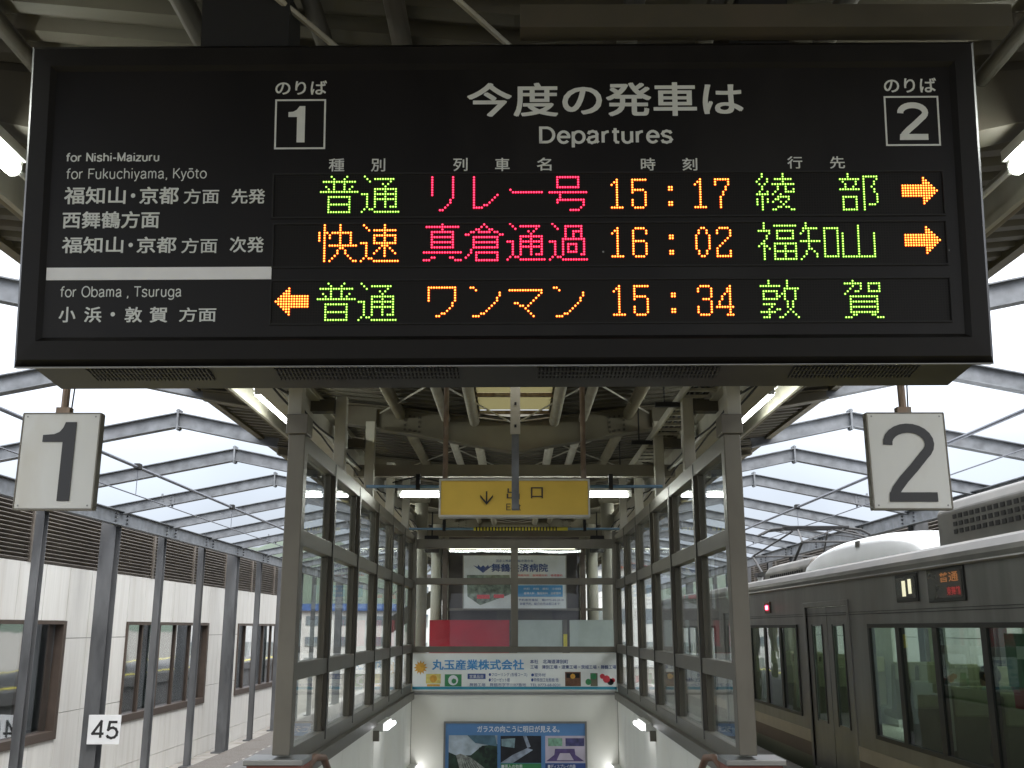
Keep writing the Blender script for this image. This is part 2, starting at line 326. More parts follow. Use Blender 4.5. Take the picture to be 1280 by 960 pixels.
SANS = {   # centre lines of plain sans-serif letters: (advance, strokes)
'f': (.38, [[(.16, .06), (.16, .74), (.20, .87), (.30, .93), (.38, .92)], [(.02, .66), (.34, .66)]]), 'o': (.64, [_ell(.32, .37, .26, .31)]),
'r': (.42, [[(.08, .06), (.08, .68)], _arc(.34, .42, .26, .25, 180, 90, 8)]), 'N': (.72, [[(.08, .06), (.08, .94), (.62, .06), (.62, .94)]]),
'i': (.2, [[(.08, .06), (.08, .68)], [(.08, .86), (.08, .96)]]),
's': (.58, [[(.49, .55), (.42, .65), (.28, .69), (.14, .64), (.09, .53), (.15, .43), (.28, .38), (.42, .32), (.49, .21), (.43, .10), (.28, .05), (.12, .09), (.06, .20)]]),
'h': (.62, [[(.08, .06), (.08, .95)], [(.08, .40)] + _arc(.29, .45, .21, .23, 180, 0, 10) + [(.50, .06)]]), '-': (.40, [[(.04, .38), (.34, .38)]]),
'M': (.84, [[(.08, .06), (.08, .94), (.40, .12), (.72, .94), (.72, .06)]]),
'a': (.62, [[(.08, .53), (.14, .65), (.28, .69), (.42, .65), (.47, .54), (.47, .14), (.54, .06)], [(.47, .42), (.30, .39), (.14, .34), (.07, .22), (.12, .10), (.24, .05), (.38, .10), (.47, .22)]]),
'z': (.54, [[(.04, .64), (.46, .64), (.04, .08), (.48, .08)]]), 'u': (.60, [[(.08, .68)] + _arc(.28, .28, .20, .23, 180, 360, 10), [(.48, .68), (.48, .06)]]),
'F': (.60, [[(.08, .06), (.08, .90), (.56, .90)], [(.08, .50), (.48, .50)]]), 'k': (.54, [[(.08, .06), (.08, .95)], [(.46, .68), (.10, .30)], [(.20, .42), (.48, .06)]]),
'c': (.58, [_arc(.32, .37, .25, .31, 40, 320, 16)]), 'y': (.52, [[(.04, .68), (.26, .08)], [(.48, .68), (.24, .02), (.18, -.12), (.05, -.16)]]),
'm': (.84, [[(.08, .06), (.08, .68)], [(.08, .42)] + _arc(.24, .47, .16, .21, 180, 0, 8) + [(.40, .06)], [(.40, .42)] + _arc(.56, .47, .16, .21, 180, 0, 8) + [(.72, .06)]]),
',': (.26, [[(.12, .12), (.12, .0), (.07, -.10)]]), 'K': (.66, [[(.08, .06), (.08, .94)], [(.60, .94), (.10, .42)], [(.24, .56), (.64, .06)]]),
'\u014d': (.64, [_ell(.32, .37, .26, .31), [(.14, .88), (.50, .88)]]), 't': (.38, [[(.16, .86), (.16, .18), (.22, .08), (.34, .06)], [(.02, .66), (.34, .66)]]),
'O': (.84, [_ell(.42, .5, .36, .44)]), 'b': (.64, [[(.08, .06), (.08, .95)], _ell(.33, .37, .25, .31)]), 'T': (.66, [[(.02, .90), (.64, .90)], [(.33, .90), (.33, .06)]]),
'g': (.64, [_ell(.31, .37, .24, .31), [(.55, .68), (.55, -.04)] + _arc(.31, -.02, .24, .17, 0, -150, 8)]),
'D': (.76, [[(.08, .10), (.08, .90), (.34, .90)] + _arc(.34, .5, .34, .40, 80, -90, 12) + [(.08, .10)]]), 'e': (.62, [[(.08, .38), (.56, .38)] + _arc(.32, .37, .24, .31, 15, 320, 18)]),
'p': (.64, [[(.08, .68), (.08, -.20)], _ell(.33, .37, .25, .31)]), 'E': (.64, [[(.56, .90), (.08, .90), (.08, .08), (.58, .08)], [(.08, .5), (.5, .5)]]),
'x': (.50, [[(.03, .68), (.47, .06)], [(.47, .68), (.03, .06)]]), '2': (.64, [_arc(.31, .66, .25, .27, 170, -25, 12) + [(.40, .38), (.06, .08), (.58, .08)]]),
'4': (.66, [[(.44, .06), (.44, .94), (.03, .28), (.60, .28)]]),
'5': (.66, [[(.54, .90), (.16, .90), (.10, .48), (.20, .57), (.34, .60), (.48, .53), (.56, .37), (.54, .2), (.44, .09), (.28, .05), (.12, .10), (.05, .2)]]), ' ': (.30, []),
}
def sans_raw(s, wt):
    vs, fs = [], []; x = 0; n_ = 0
    for ch in s:
        adv, strokes = SANS[ch]
        for st in strokes:
            m_ = len(st); closed = math.dist(st[0], st[-1]) < .001
            for i in range(m_ - 1):      # every segment with a square-ish overlap at its ends
                (xa, ya), (xb, yb) = st[i], st[i + 1]; L = math.hypot(xb - xa, yb - ya)
                if L < 1e-5: continue
                dx, dy = (xb - xa) / L, (yb - ya) / L; nx, ny = -dy * wt / 2, dx * wt / 2
                e0 = wt * .42 if (i > 0 or closed) and L > wt * .8 else (wt * .16 if i > 0 or closed else 0)
                e1 = wt * .42 if (i < m_ - 2 or closed) and L > wt * .8 else (wt * .16 if i < m_ - 2 or closed else 0)
                xa_, ya_, xb_, yb_ = xa - dx * e0, ya - dy * e0, xb + dx * e1, yb + dy * e1
                o = len(vs); d = n_ % 5
                vs += [(x + xa_ + nx, ya_ + ny, d), (x + xa_ - nx, ya_ - ny, d), (x + xb_ - nx, yb_ - ny, d), (x + xb_ + nx, yb_ + ny, d)]
                fs.append((o, o + 1, o + 2, o + 3)); n_ += 1
        x += adv + .055
    return vs, fs
def text(s, box, y, mat, parent, bold=.0, name="lettering", local=False):
    """flat printed lettering; Latin from the letters above, Japanese from Blender's own font with its strokes thickened"""
    lay = .00006
    if all(c in SANS for c in s): vs, fs = sans_raw(s, .085 + bold * 3.2); sh = [(0, 0)]
    else:
        vs, fs = text_raw(s, 0.0); vs = [(v[0], v[1], 0) for v in vs]
        q = bold * .75; sh = [(0, 0)] if q < .003 else [(-q, -q), (q, -q), (-q, q), (q, q), (q * 1.1, 0), (-q * 1.1, 0)]
    if not vs: return None
    pad = max(0, bold * .75) if len(sh) > 1 else 0
    xs = [v[0] for v in vs]; ys = [v[1] for v in vs]; x0, z0, x1, z1 = box
    ax, az = min(xs) - pad, min(ys) - pad; kx = (x1 - x0) / (max(xs) + pad - ax); kz = (z1 - z0) / (max(ys) + pad - az)
    b = MB()
    for i, (sx_, sy_) in enumerate(sh):
        b.add([(x0 + (v[0] + sx_ - ax) * kx, y - lay * (i + v[2]), z0 + (v[1] + sy_ - az) * kz) for v in vs], fs)
    o = b.build(name, mat, parent, recalc=False, local=local)
    return tag(o, kind='stuff') if False else o
BOARD_TEXT = [
    ('for Nishi-Maizuru', (-1.6493, 0.1569, -1.2974, 0.1945), 0.02),
    ('for Fukuchiyama, Kyōto', (-1.6457, 0.0805, -1.1152, 0.1334), 0.004),
    ('福知山', (-1.6493, -0.0071, -1.418, 0.0605), 0.022),
    ('・', (-1.3984, 0.0166, -1.3819, 0.034), 0),
    ('京都', (-1.3654, -0.0083, -1.2184, 0.0592), 0.022),
    ('方面', (-1.1987, -0.0076, -1.0661, 0.05), 0.012),
    ('先発', (-1.0187, -0.0084, -0.8927, 0.0491), 0.018),
    ('西舞鶴方面', (-1.6512, -0.101, -1.2875, -0.0352), 0.022),
    ('福知山', (-1.6482, -0.1959, -1.4184, -0.1329), 0.02),
    ('・', (-1.399, -0.1737, -1.3826, -0.1568), 0),
    ('京都', (-1.3676, -0.197, -1.2197, -0.1341), 0.02),
    ('方面', (-1.2005, -0.1978, -1.0664, -0.1404), 0.012),
    ('次発', (-1.0197, -0.1962, -0.8921, -0.1357), 0.018),
    ('for Obama , Tsuruga', (-1.6444, -0.3753, -1.1937, -0.3209), 0.006),
    ('小', (-1.646, -0.4585, -1.5838, -0.4), 0.022),
    ('浜', (-1.5513, -0.459, -1.4877, -0.4004), 0.022),
    ('・', (-1.4538, -0.4368, -1.4375, -0.4203), 0),
    ('敦', (-1.4011, -0.4597, -1.3369, -0.4011), 0.022),
    ('賀', (-1.3088, -0.4601, -1.2426, -0.4015), 0.022),
    ('方面', (-1.1994, -0.4583, -1.062, -0.4043), 0.014),
    ('のりば', (-0.8649, 0.4189, -0.6685, 0.475), 0.018),
    ('今度の発車は', (-0.1334, 0.3271, 0.9152, 0.462), 0.022),
    ('Departures', (0.1393, 0.2052, 0.647, 0.288), 0.018),
    ('種', (-0.6553, 0.1154, -0.5966, 0.1662), 0.012),
    ('別', (-0.4958, 0.1146, -0.4423, 0.1654), 0.014),
    ('列', (-0.1855, 0.1145, -0.1314, 0.1659), 0.014),
    ('車', (-0.0277, 0.1137, 0.0273, 0.1651), 0.014),
    ('名', (0.1301, 0.1144, 0.185, 0.1652), 0.014),
    ('時', (0.5222, 0.113, 0.5768, 0.1622), 0.014),
    ('刻', (0.6783, 0.1122, 0.7344, 0.1614), 0.014),
    ('行', (1.0738, 0.1179, 1.1301, 0.1658), 0.014),
    ('先', (1.2339, 0.1171, 1.2902, 0.165), 0.014),
    ('のりば', (1.4523, 0.4149, 1.6508, 0.4733), 0.018),
    ('2', (1.5017, 0.2275, 1.6098, 0.3734), 0.035),
    ('1', (-0.8127, 0.2303, -0.7491, 0.3737), 0),
]
NUM_BOXES = [(-0.8641, 0.2036, -0.6705, 0.4009), (1.4488, 0.2044, 1.656, 0.4012)]
DIVIDER = (-1.7048, -0.2989, -0.8609, -0.2519)
LED_WINDOWS = [(-0.8599, -0.0615, 1.652, 0.1023), (-0.8549, -0.2508, 1.6528, -0.0907), (-0.8581, -0.4662, 1.655, -0.3069)]
LED_GLYPHS_AT = [
    ('普', (-0.6823, 0.0936), 'g'),
    ('通', (-0.5279, 0.0941), 'g'),
    ('リ', (-0.2933, 0.0897), 'r'),
    ('レ', (-0.1364, 0.0889), 'r'),
    ('ー', (0.0202, 0.089), 'r'),
    ('号', (0.1771, 0.0882), 'r'),
    ('1', (0.4102, 0.0768), 'o'),
    ('5', (0.488, 0.0764), 'o'),
    (':', (0.4102, 0.0768), 'o'),
    ('1', (0.7229, 0.077), 'o'),
    ('7', (0.7989, 0.0766), 'o'),
    ('綾', (0.9552, 0.096), 'g'),
    ('部', (1.2677, 0.0943), 'g'),
    ('>', (1.5014, 0.0779), 'o'),
    ('快', (-0.6848, -0.0938), 'o'),
    ('速', (-0.5283, -0.0946), 'o'),
    ('真', (-0.2935, -0.0924), 'r'),
    ('倉', (-0.1372, -0.0932), 'r'),
    ('通', (0.0185, -0.0912), 'r'),
    ('過', (0.1765, -0.092), 'r'),
    ('1', (0.4095, -0.1106), 'o'),
    ('6', (0.4875, -0.111), 'o'),
    (':', (0.4095, -0.1106), 'o'),
    ('0', (0.7226, -0.111), 'o'),
    ('2', (0.8006, -0.1113), 'o'),
    ('福', (0.9558, -0.094), 'g'),
    ('知', (1.1123, -0.0948), 'g'),
    ('山', (1.2681, -0.0956), 'g'),
    ('>', (1.5021, -0.1124), 'o'),
    ('<', (-0.8416, -0.3348), 'o'),
    ('普', (-0.6861, -0.3171), 'g'),
    ('通', (-0.5338, -0.3179), 'g'),
    ('ワ', (-0.2942, -0.3241), 'o'),
    ('ン', (-0.1385, -0.3249), 'o'),
    ('マ', (0.016, -0.3256), 'o'),
    ('ン', (0.1706, -0.3263), 'o'),
    ('1', (0.4118, -0.3314), 'o'),
    ('5', (0.4878, -0.3317), 'o'),
    (':', (0.4118, -0.3314), 'o'),
    ('3', (0.7238, -0.3328), 'o'),
    ('4', (0.7929, -0.3332), 'o'),
    ('敦', (0.9562, -0.314), 'g'),
    ('賀', (1.2677, -0.3155), 'g'),
]
# ------------------------------------------------------------------ setting: ground, tracks, platform
b = MB(); b.add([(-2500, -60, -1.62), (2500, -60, -1.62), (2500, 3000, -1.62), (-2500, 3000, -1.62)], [(0, 1, 2, 3)])
tag(b.build("ground", M['ground']), kind='structure')
for sd in (-1, 1):
    b = MB(); b.box(sd * 3.42, -8, -1.6, sd * 7.0, 120, -1.3)
    tag(b.build("track_bed", M['ballast']), kind='structure')
    b = MB()
    for xr in (4.5, 5.567): b.bar((sd * xr, -8, -1.13), (sd * xr, 120, -1.13), .065, .16); b.bar((sd * xr, -8, -1.2), (sd * xr, 120, -1.2), .13, .02)
    tag(b.build("rails", M['rail']), kind='structure')
    b = MB()
    for i in range(100): b.box(sd * 4.1, i * .6, -1.3, sd * 6.0, i * .6 + .22, -1.2)
    tag(b.build("sleepers", M['concrete']), kind='structure')
b = MB()
b.box(-3.4, -8, -.3, 3.4, 6.3, 0); b.box(-3.4, 6.3, -.3, -1.62, 14.6, 0); b.box(1.62, 6.3, -.3, 3.4, 14.6, 0); b.box(-3.4, 14.6, -.3, 3.4, 60, 0)
b.box(-3.3, -8, -1.55, -2.9, 60, -.302); b.box(3.3, -8, -1.55, 2.9, 60, -.302)
tag(b.build("platform", M['platform']), kind='structure')
# yellow tactile strips along both platform edges
for sd in (-1, 1):
    b = MB(); b.box(sd * 2.45, -8, .004, sd * 2.75, 60, .012)
    tag(b.build("tactile_strip", M['stripe_y']), kind='structure')
# hills far beyond the end of the platform
b = MB(); NX = 90
prof = []
for i in range(NX + 1):
    x = -1400 + 2800 * i / NX
    prof.append((x, 60 + 38 * math.sin(i * .21 + 1.0) + 22 * math.sin(i * .53) + 10 * math.sin(i * 1.7) + 8 * random.random()))
vs = []; fs = []
for j, (yy, kz) in enumerate(((900, 0.0), (960, .45), (1040, .8), (1150, 1.0), (1400, .4))):
    for (x, h) in prof: vs.append((x, yy + 20 * math.sin(x * .01), -1.6 + h * kz + (3 * random.random() if kz else 0)))
for j in range(4):
    for i in range(NX): a = j * (NX + 1) + i; fs.append((a, a + 1, a + NX + 2, a + NX + 1))
b.add(vs, fs); tag(b.build("hills", M['hill'], smooth=True), kind='structure')
# the town past the sheds
def house(x, y, w, d, h, mat, roofmat, label, floors=3, cols=5):
    t = thing("town_building", label, "building", (x, y, -1.6))
    b = MB(); b.box(x - w / 2, y, -1.6, x + w / 2, y + d, -1.6 + h); b.build("wall", mat, t)
    b = MB(); b.box(x - w / 2 - .3, y - .3, -1.6 + h, x + w / 2 + .3, y + d + .3, -1.6 + h + .5); b.build("roof", roofmat, t)
    wm = MB(); ww = w / cols * .55; wh = h / floors * .45; wm.box(0, -.05, 0, ww, .05, wh)
    me = None
    for i in range(cols):
        for j in range(floors):
            px, pz = x - w / 2 + w / cols * (i + .22), -1.6 + h / floors * (j + .3)
            if me is None:
                o = wm.build("window", M['glass_far'], t, local=True); me = o.data; o.location = (px - x, 0, pz + 1.6)
            else: piece("window", me, t, (px - x, 0, pz + 1.6))
house(-14.5, 75, 11, 10, 4.4, M['house_white'], M['roof_blue'], "white town building with a blue roof far beyond the left track")
house(-24, 66, 8, 10, 7, M['house_red'], M['house_white'], "low red building seen through the left glass screen", 2, 4)
house(-6.5, 95, 6, 10, 7.5, M['house_white'], M['tower'], "narrow pale building far past the end of the platform", 3, 3)
house(8, 88, 9, 10, 8.2, M['house_white'], M['house_red'], "pale building with a red roof edge far past the right platform edge", 3, 4)
# ------------------------------------------------------------------ the buildings beside both tracks
def clad_building(sd):
    X = sd * 8.0
    lab = "white clad workshop wall with brown windows and a louvre band beside the left track" if sd < 0 else "workshop with a dark louvre band standing behind the train"
    t = thing("workshop_building", lab, "building", (X, 20, -1.6))
    Y0, Y1 = 3.9, 38.5
    wins = [(4.1 + 8.6 * k, 9.8 + 8.6 * k) for k in range(4)] if sd < 0 else []
    wins = [w for w in wins if w[1] < 37]
    b = MB()   # the core behind the cladding, open at the windows
    Z0, Z1 = -1.6, 3.72
    xa, xb = X + sd * .03, X + sd * .25
    b.box(xa, Y0, 1.74, xb, Y1, 2.6); b.box(xa, Y0, Z0, xb, Y1, -.15)
    edge = [Y0] + [q for w in wins for q in w] + [Y1]
    for i in range(0, len(edge), 2): b.box(xa, edge[i], -.15, xb, edge[i + 1], 1.74)
    b.box(xa + sd * .1, Y0, 2.6, xb, Y1, Z1)
    b.box(X + sd * 6, Y0, Z0, X + sd * 6.2, Y1, Z1); b.box(xb, Y0, Z0, X + sd * 6, Y0 + .2, Z1); b.box(xb, Y1 - .2, Z0, X + sd * 6, Y1, Z1)
    b.build("wall", M['joint'], t)
    b = MB(); b.box(X + sd * .05, Y0, Z1, X + sd * 6.3, Y1, Z1 + .12); b.build("roof", M['concrete'], t)
    cuts = [Y0]
    for w in wins:
        a = cuts[-1]; n_ = max(1, round((w[0] - a) / .95)); cuts += [a + (w[0] - a) * k / n_ for k in range(1, n_ + 1)]
        n_ = 6; a = w[0]; cuts += [a + (w[1] - a) * k / n_ for k in range(1, n_ + 1)]
    a = cuts[-1]; n_ = max(1, round((Y1 - a) / .95)); cuts += [a + (Y1 - a) * k / n_ for k in range(1, n_ + 1)]
    rows = [(-1.6, -1.12), (-1.12, .15), (.15, 1.42), (1.42, 2.66)]
    cache = {}
    for i in range(len(cuts) - 1):
        y0, y1 = cuts[i], cuts[i + 1]
        if y1 - y0 < .05: continue
        inw = any(w[0] - .01 <= y0 and y1 <= w[1] + .01 for w in wins)
        for (z0, z1) in rows:
            segs = [(z0, z1)]
            if inw: segs = [(a, c) for a, c in ((z0, min(z1, -.13)), (max(z0, 1.72), z1)) if c - a > .03]
            for (a, c) in segs:
                key = (round(y1 - y0, 2), round(c - a, 2))
                if key not in cache:
                    q = MB(); q.box(-.018, .008, .006, .018, y1 - y0 - .008, c - a - .006)
                    o = q.build("wall_panel", M['cladding'], t, local=True); cache[key] = o.data
                else: o = piece("wall_panel", cache[key], t)
                o.location = (random.uniform(-.002, .002), y0 - 20, a + 1.6)
    # windows
    for wi, (a, c) in enumerate(wins):
        b = MB()
        xs0, xs1 = X - sd * .05, X + sd * .2
        b.box(xs0, a, -.27, xs1, c, -.13); b.box(xs0, a, 1.66, xs1, c, 1.72)
        b.box(xs0, a, -.13, xs1, a + .06, 1.66); b.box(xs0, c - .12, -.13, xs1, c, 1.66)
        f = b.build("window", M['brown'], t)
        n_ = 5; y = a + .06; st = (c - .12 - y) / n_
        q = MB(); q.box(0, 0, -.13, .012, st, 1.66)
        pane = None
        for k in range(n_):
            if pane is None:
                o = MB().box(0, 0, 0, .012, st - .06, 1.79).build("pane", M['glass_far'], f, local=True); pane = o.data
            else: o = piece("pane", pane, f)
            o.location = (sd * .10, y + k * st + .03 - 20, 1.47)
            b2 = MB(); b2.box(X + sd * .05, y + k * st - .04, -.13, X + sd * .17, y + k * st + .04, 1.66)
            o2 = b2.build("mullion", M['brown'], f, local=False); 
            # parent chain: the window carries the building's origin
            o2.data.transform(Matrix.Translation((-t.location[0], -t.location[1], -t.location[2])))
        b = MB(); b.box(X + sd * .32, a - .2, -.1, X + sd * .35, c + .6, 1.7); b.build("blind", M['curtain'], t)
    # louvre band
    y = 2.45; sl = None
    while y < Y1 - 1:
        ya, yb = max(y, Y0), min(y + 2.87, Y1)
        if yb - ya > 2.8:
            if sl is None:
                q = MB()
                for k in range(16):
                    z = .03 + k * .066
                    q.bar((0, .08, z), (0, yb - ya - .08, z), .066, .010, (.55 * sd, 0, .8))
                o = tag(q.build("louvre_slats", M['louvre'], t, local=True), kind='stuff'); sl = o.data
            else: o = tag(piece("louvre_slats", sl, t), kind='stuff')
            o.location = (0, ya - 20, 2.66 + 1.6)
        b = MB(); b.box(X - sd * .04, ya - .05, 2.66, X + sd * .06, ya + .05, 3.72); b.build("louvre_post", M['louvre'], t)
        y += 2.87
    b = MB(); b.box(X + sd * .07, Y0, 2.66, X + sd * .09, Y1, 3.72); b.build("louvre_back", M['louvre_back'], t)
    # ledge at the foot of the wall
    b = MB(); b.box(sd * 6.9, 3, -1.6, sd * 7.05, 60, -1.36); b.box(sd * 7.05, 3, -1.6, sd * 7.95, 60, -1.5); tag(b.build("drain_ledge", M['concrete']), kind='structure')
clad_building(-1); clad_building(1)
# ------------------------------------------------------------------ steel frames over both tracks
def frame_proto(sd, thick):
    t = thing("track_frame", "x", "steel frame", (sd * 7.5, 0, -1.5))
    w, d = (.27, .28) if thick else (.13, .17)
    b = MB()
    b.box(-w / 2, -d / 2, 0, w / 2, -d / 2 + .016, 5.0); b.box(-w / 2, d / 2 - .016, 0, w / 2, d / 2, 5.0); b.box(-.01, -d / 2 + .016, 0, .01, d / 2 - .016, 5.0)
    b.box(-w / 2 - .08, -d / 2 - .08, 0, w / 2 + .08, d / 2 + .08, .03)
    b.build("column", M['galv_dark'], t, local=True)
    # rafters (local x measured from the column line, z from the column foot)
    zo, zp, zi = 5.22, 5.81, 5.53
    s = -sd
    for nm, (xa, za, xb, zb) in (("outer_rafter", (-.15 * s, zo - .03, 3.0 * s, zp)), ("inner_rafter", (3.0 * s, zp, 4.35 * s, zi))):
        b = MB(); b.ibeam((xa, 0, za), (xb, 0, zb), .13, .20, .012); b.build(nm, M['galv'], t, local=True)
    b = MB(); b.box(3.0 * s - .012, -.07, zp - .14, 3.0 * s + .012, .07, zp + .14)
    for k in (-1, 1):
        for q in (-.12, .12): b.bar((3.0 * s - .03, k * .04, zp + q), (3.0 * s + .03, k * .04, zp + q), .025, .025)
    b.build("ridge_plate", M['galv'], t, local=True)
    b = MB(); b.box(-.1, -.012, 5.09 - .03, .1, .012, 5.13); b.bar((0, 0, 4.98), (0, 0, 5.10), .12, .12); b.build("foot_plate", M['galv'], t, local=True)
    if thick:
        b = MB(); xx = 1.0 * s; zz = zo + (zp - zo) / 3.0
        b.box(xx - .13, -.02, zz - .085, xx + .13, .02, zz + .085)
        for i in (-1, 1):
            for j in (-1, 0, 1):
                b.bar((xx + i * .07, -.035, zz + j * .055 + i * .012), (xx + i * .07, .035, zz + j * .055 + i * .012), .022, .022)
            for k in (-1, 1): b.bar((xx + i * .1, 0, zz + k * .085), (xx + i * .1, 0, zz + k * .13), .03, .03)
        b.build("splice_plate", M['galv'], t, local=True)
    return t
for sd, side in ((-1, "left"), (1, "right")):
    p_thin, p_thick = frame_proto(sd, False), frame_proto(sd, True)
    usedt = [False, False]
    for i, k in enumerate(range(-1, 13)):
        th = (k % 3 == 0)
        src = p_thick if th else p_thin
        if usedt[th]: o = copy_tree(src)
        else: o = src; usedt[th] = True
        o.location = (sd * 7.5, 18.85 + 2.80 * (k - 3), -1.5)
        o['label'] = "%s %sgalvanised steel frame arching over the %s track" % (ORD[i], "heavier bolted " if th else "", side)
        o['group'] = "steel frames over the %s track" % side
    t = thing("eave_beam", "long galvanised beam tying the column heads beside the %s track" % side, "beam", (sd * 7.5, 20, 3.58))
    b = MB(); X = sd * (7.5 - .16); b.bar((X, 2, 3.58), (X, 58, 3.58), .014, .24); b.bar((X, 2, 3.707), (X, 58, 3.707), .13, .014); b.bar((X, 2, 3.453), (X, 58, 3.453), .13, .014)
    b.build("beam", M['galv'], t)
    q = MB()
    for z in (-.06, 0, .06): q.bar((0, -.22, z), (0, -.17, z), .02, .02, ); q.bar((0, .17, z), (0, .22, z), .02, .02)
    for k in range(0, 13):
        b = MB(); Y = 18.85 + 2.8 * (k - 3)
        for dy in (-.28, .28):
            for z in (-.07, 0, .07): b.box(X - sd * .04, Y + dy - .02, 3.58 + z - .015, X + sd * .01, Y + dy + .02, 3.58 + z + .015)
        tag(b.build("bolt_row", M['galv_dark'], t), kind='stuff')
# overhead wires
for sd, side in ((-1, "left"), (1, "right")):
    t = thing("overhead_line", "overhead line of thick upper wire, clamps and thin contact wire above the %s track" % side, "overhead wire", (sd * 4.9, 20, 3.6))
    b = MB(); b.tube([(sd * 4.9, y, 3.63) for y in (1, 30, 60)], .022, 8); b.build("messenger_wire", M['wire'], t)
    b = MB(); b.tube([(sd * 4.9, y, 3.27) for y in (1, 30, 60)], .008, 6); b.build("contact_wire", M['wire'], t)
    for k in range(10):
        y = 8.5 + 4.5 * k
        b = MB(); b.tube([(sd * 4.9, y, 3.27), (sd * 4.9, y, 3.63)], .005, 5); b.build("dropper", M['wire'], t)
        b = MB(); b.box(sd * 4.9 - .04, y - .05, 3.60, sd * 4.9 + .04, y + .05, 3.68); b.build("clamp", M['slot'], t, bevel=.01)
# ------------------------------------------------------------------ platform canopy
can = thing("platform_canopy", "long butterfly roof of corrugated sheets on olive steel beams over the platform", "canopy", (0, 10, 3.3))
YB = [-.1 + 3.5 * k for k in range(0, 14)]
def deckz(x): return 3.74 + .10 * abs(x)
for i in range(-1, len(YB)):
    y0 = YB[i] if i >= 0 else -4; y1 = YB[i + 1] if i + 1 < len(YB) else YB[i] + 2.2
    for sd in (-1, 1):
        xin = .36 if i in (2, 5) else 0.0
        vs = []; fs = []; n_ = int((y1 - y0) / .19); pr = []
        st = (y1 - y0) / n_
        for k in range(n_): pr += [(y0 + k * st, 0), (y0 + k * st + .4 * st, 0), (y0 + k * st + .5 * st, .05), (y0 + k * st + .9 * st, .05)]
        pr.append((y1, 0))
        for (yy, dz) in pr:
            vs += [(sd * xin, yy, deckz(xin) + dz), (sd * 3.45, yy, deckz(3.45) + dz), (sd * 3.45, yy, deckz(3.45) + dz + .015), (sd * xin, yy, deckz(xin) + dz + .015)]
        for k in range(len(pr) - 1):
            a = k * 4; fs += [(a, a + 1, a + 5, a + 4), (a + 3, a + 7, a + 6, a + 2), (a + 1, a + 2, a + 6, a + 5), (a, a + 4, a + 7, a + 3)]
        b = MB(); b.add(vs, fs); b.build("roof_sheet", M['deck'], can)
    if i in (2, 5):
        n_ = 4
        for k in range(n_):
            ya = y0 + .15 + (y1 - y0 - .3) * k / n_; yb = y0 + .15 + (y1 - y0 - .3) * (k + 1) / n_
            b = MB(); b.box(-.37, ya + .02, 3.80, .37, yb - .02, 3.81); b.build("skylight", M['skylight'], can)
            b = MB(); b.box(-.37, yb - .02, 3.76, .37, yb + .02, 3.795); b.build("skylight_bar", M['rust'], can)
def vbeam(y):
    b = MB()
    lo = [(0, 3.38), (1.45, 3.63), (3.3, 3.95)]; up = [(0, 3.69), (1.19, 3.84), (3.3, 4.04)]
    for s in (-1, 1):
        poly = [(s * p[0], p[1]) for p in lo] + [(s * p[0], p[1]) for p in reversed(up)]
        b.prism(poly, 1, y - .006, y + .006)
        for L in (lo, up):
            for q in range(2):
                b.bar((s * L[q][0], y, L[q][1]), (s * L[q + 1][0], y, L[q + 1][1]), .16, .014)
        for xx in (.75, 1.45, 2.4):
            zl = 3.38 + .172 * xx; b.box(s * xx - .006, y - .07, zl, s * xx + .006, y + .07, zl + .2)
    o = b.build("canopy_beam", M['beam'], can)
    b = MB()   # bolted splice on each arm
    for s in (-1, 1):
        for i in range(4):
            for j in range(4):
                if 0 < j < 3 and i % 3: continue
                xx = 1.0 + .05 * i; b.bar((s * xx, y - .03, 3.60 + j * .05 + .15 * (xx - 1)), (s * xx, y - .005, 3.60 + j * .05 + .15 * (xx - 1)), .02, .02)
    tag(b.build("bolt_group", M['beam_dark'], can), kind='stuff')
for y in YB:
    if abs(y - 3.4) < .2: continue
    vbeam(y)
for sd in (-1, 1):
    for xx, rr in ((.42, .055), (.72, .05), (1.2, .06), (2.0, .05), (2.85, .05)):
        b = MB(); z = deckz(xx) - .075
        b.tube([(sd * xx, -4, z + .02), (sd * xx, 4.8, z + .02)], rr * .7, 10); b.build("purlin", M['beam_dark'], can, smooth=True); b = MB()  # near stretch takes the darkened paint, its dimness put into the colour
        b.tube([(sd * xx, 4.8, z), (sd * xx, 46, z)], rr, 10); b.build("purlin", M['column'] if xx < 1 else M['beam'], can, smooth=True)
    b = MB(); b.ibeam((sd * 1.72, 4.3, 3.34), (sd * 1.72, 46, 3.34), .16, .26, .014); b.build("side_beam", M['column'], can)
    b = MB(); b.bar((sd * 2.46, 4.0, 3.72), (sd * 2.46, 46, 3.72), .03, .22); b.build("valance_board", M['column'], can)
    b = MB(); b.bar((sd * 3.38, -4, 4.07), (sd * 3.38, 46, 4.07), .08, .05); b.build("edge_trim", M['beam'], can)
for k in range(5):
    for sd in (-1, 1):
        y = 6.6 + 1.74 * k
        b = MB(); b.box(sd * 1.46 - .047, y - .05, 2.87, sd * 1.46 + .047, y + .05, 3.64 if k % 2 == 0 else 3.5)
        b.build("column", M['column'], can, bevel=.006)
        b = MB(); b.bar((sd * 1.51, y, 3.42), (sd * 1.72, y, 3.42), .12, .1); b.build("bracket", M['beam_dark'], can)
for y in (17.2, 20.8, 24.4, 28, 31.6, 35.2, 38.8):
    for sd in (-1, 1):
        b = MB(); b.tube([(sd * 1.58, y, 0), (sd * 1.58, y, 3.66)], .115, 16); b.build("column", M['column'], can, smooth=True)
for y in (10.25, 17.2, 24.2):
    b = MB(); b.box(-1.64, y - .05, 3.10, 1.64, y + .05, 3.22); b.build("cross_beam", M['beam'], can)
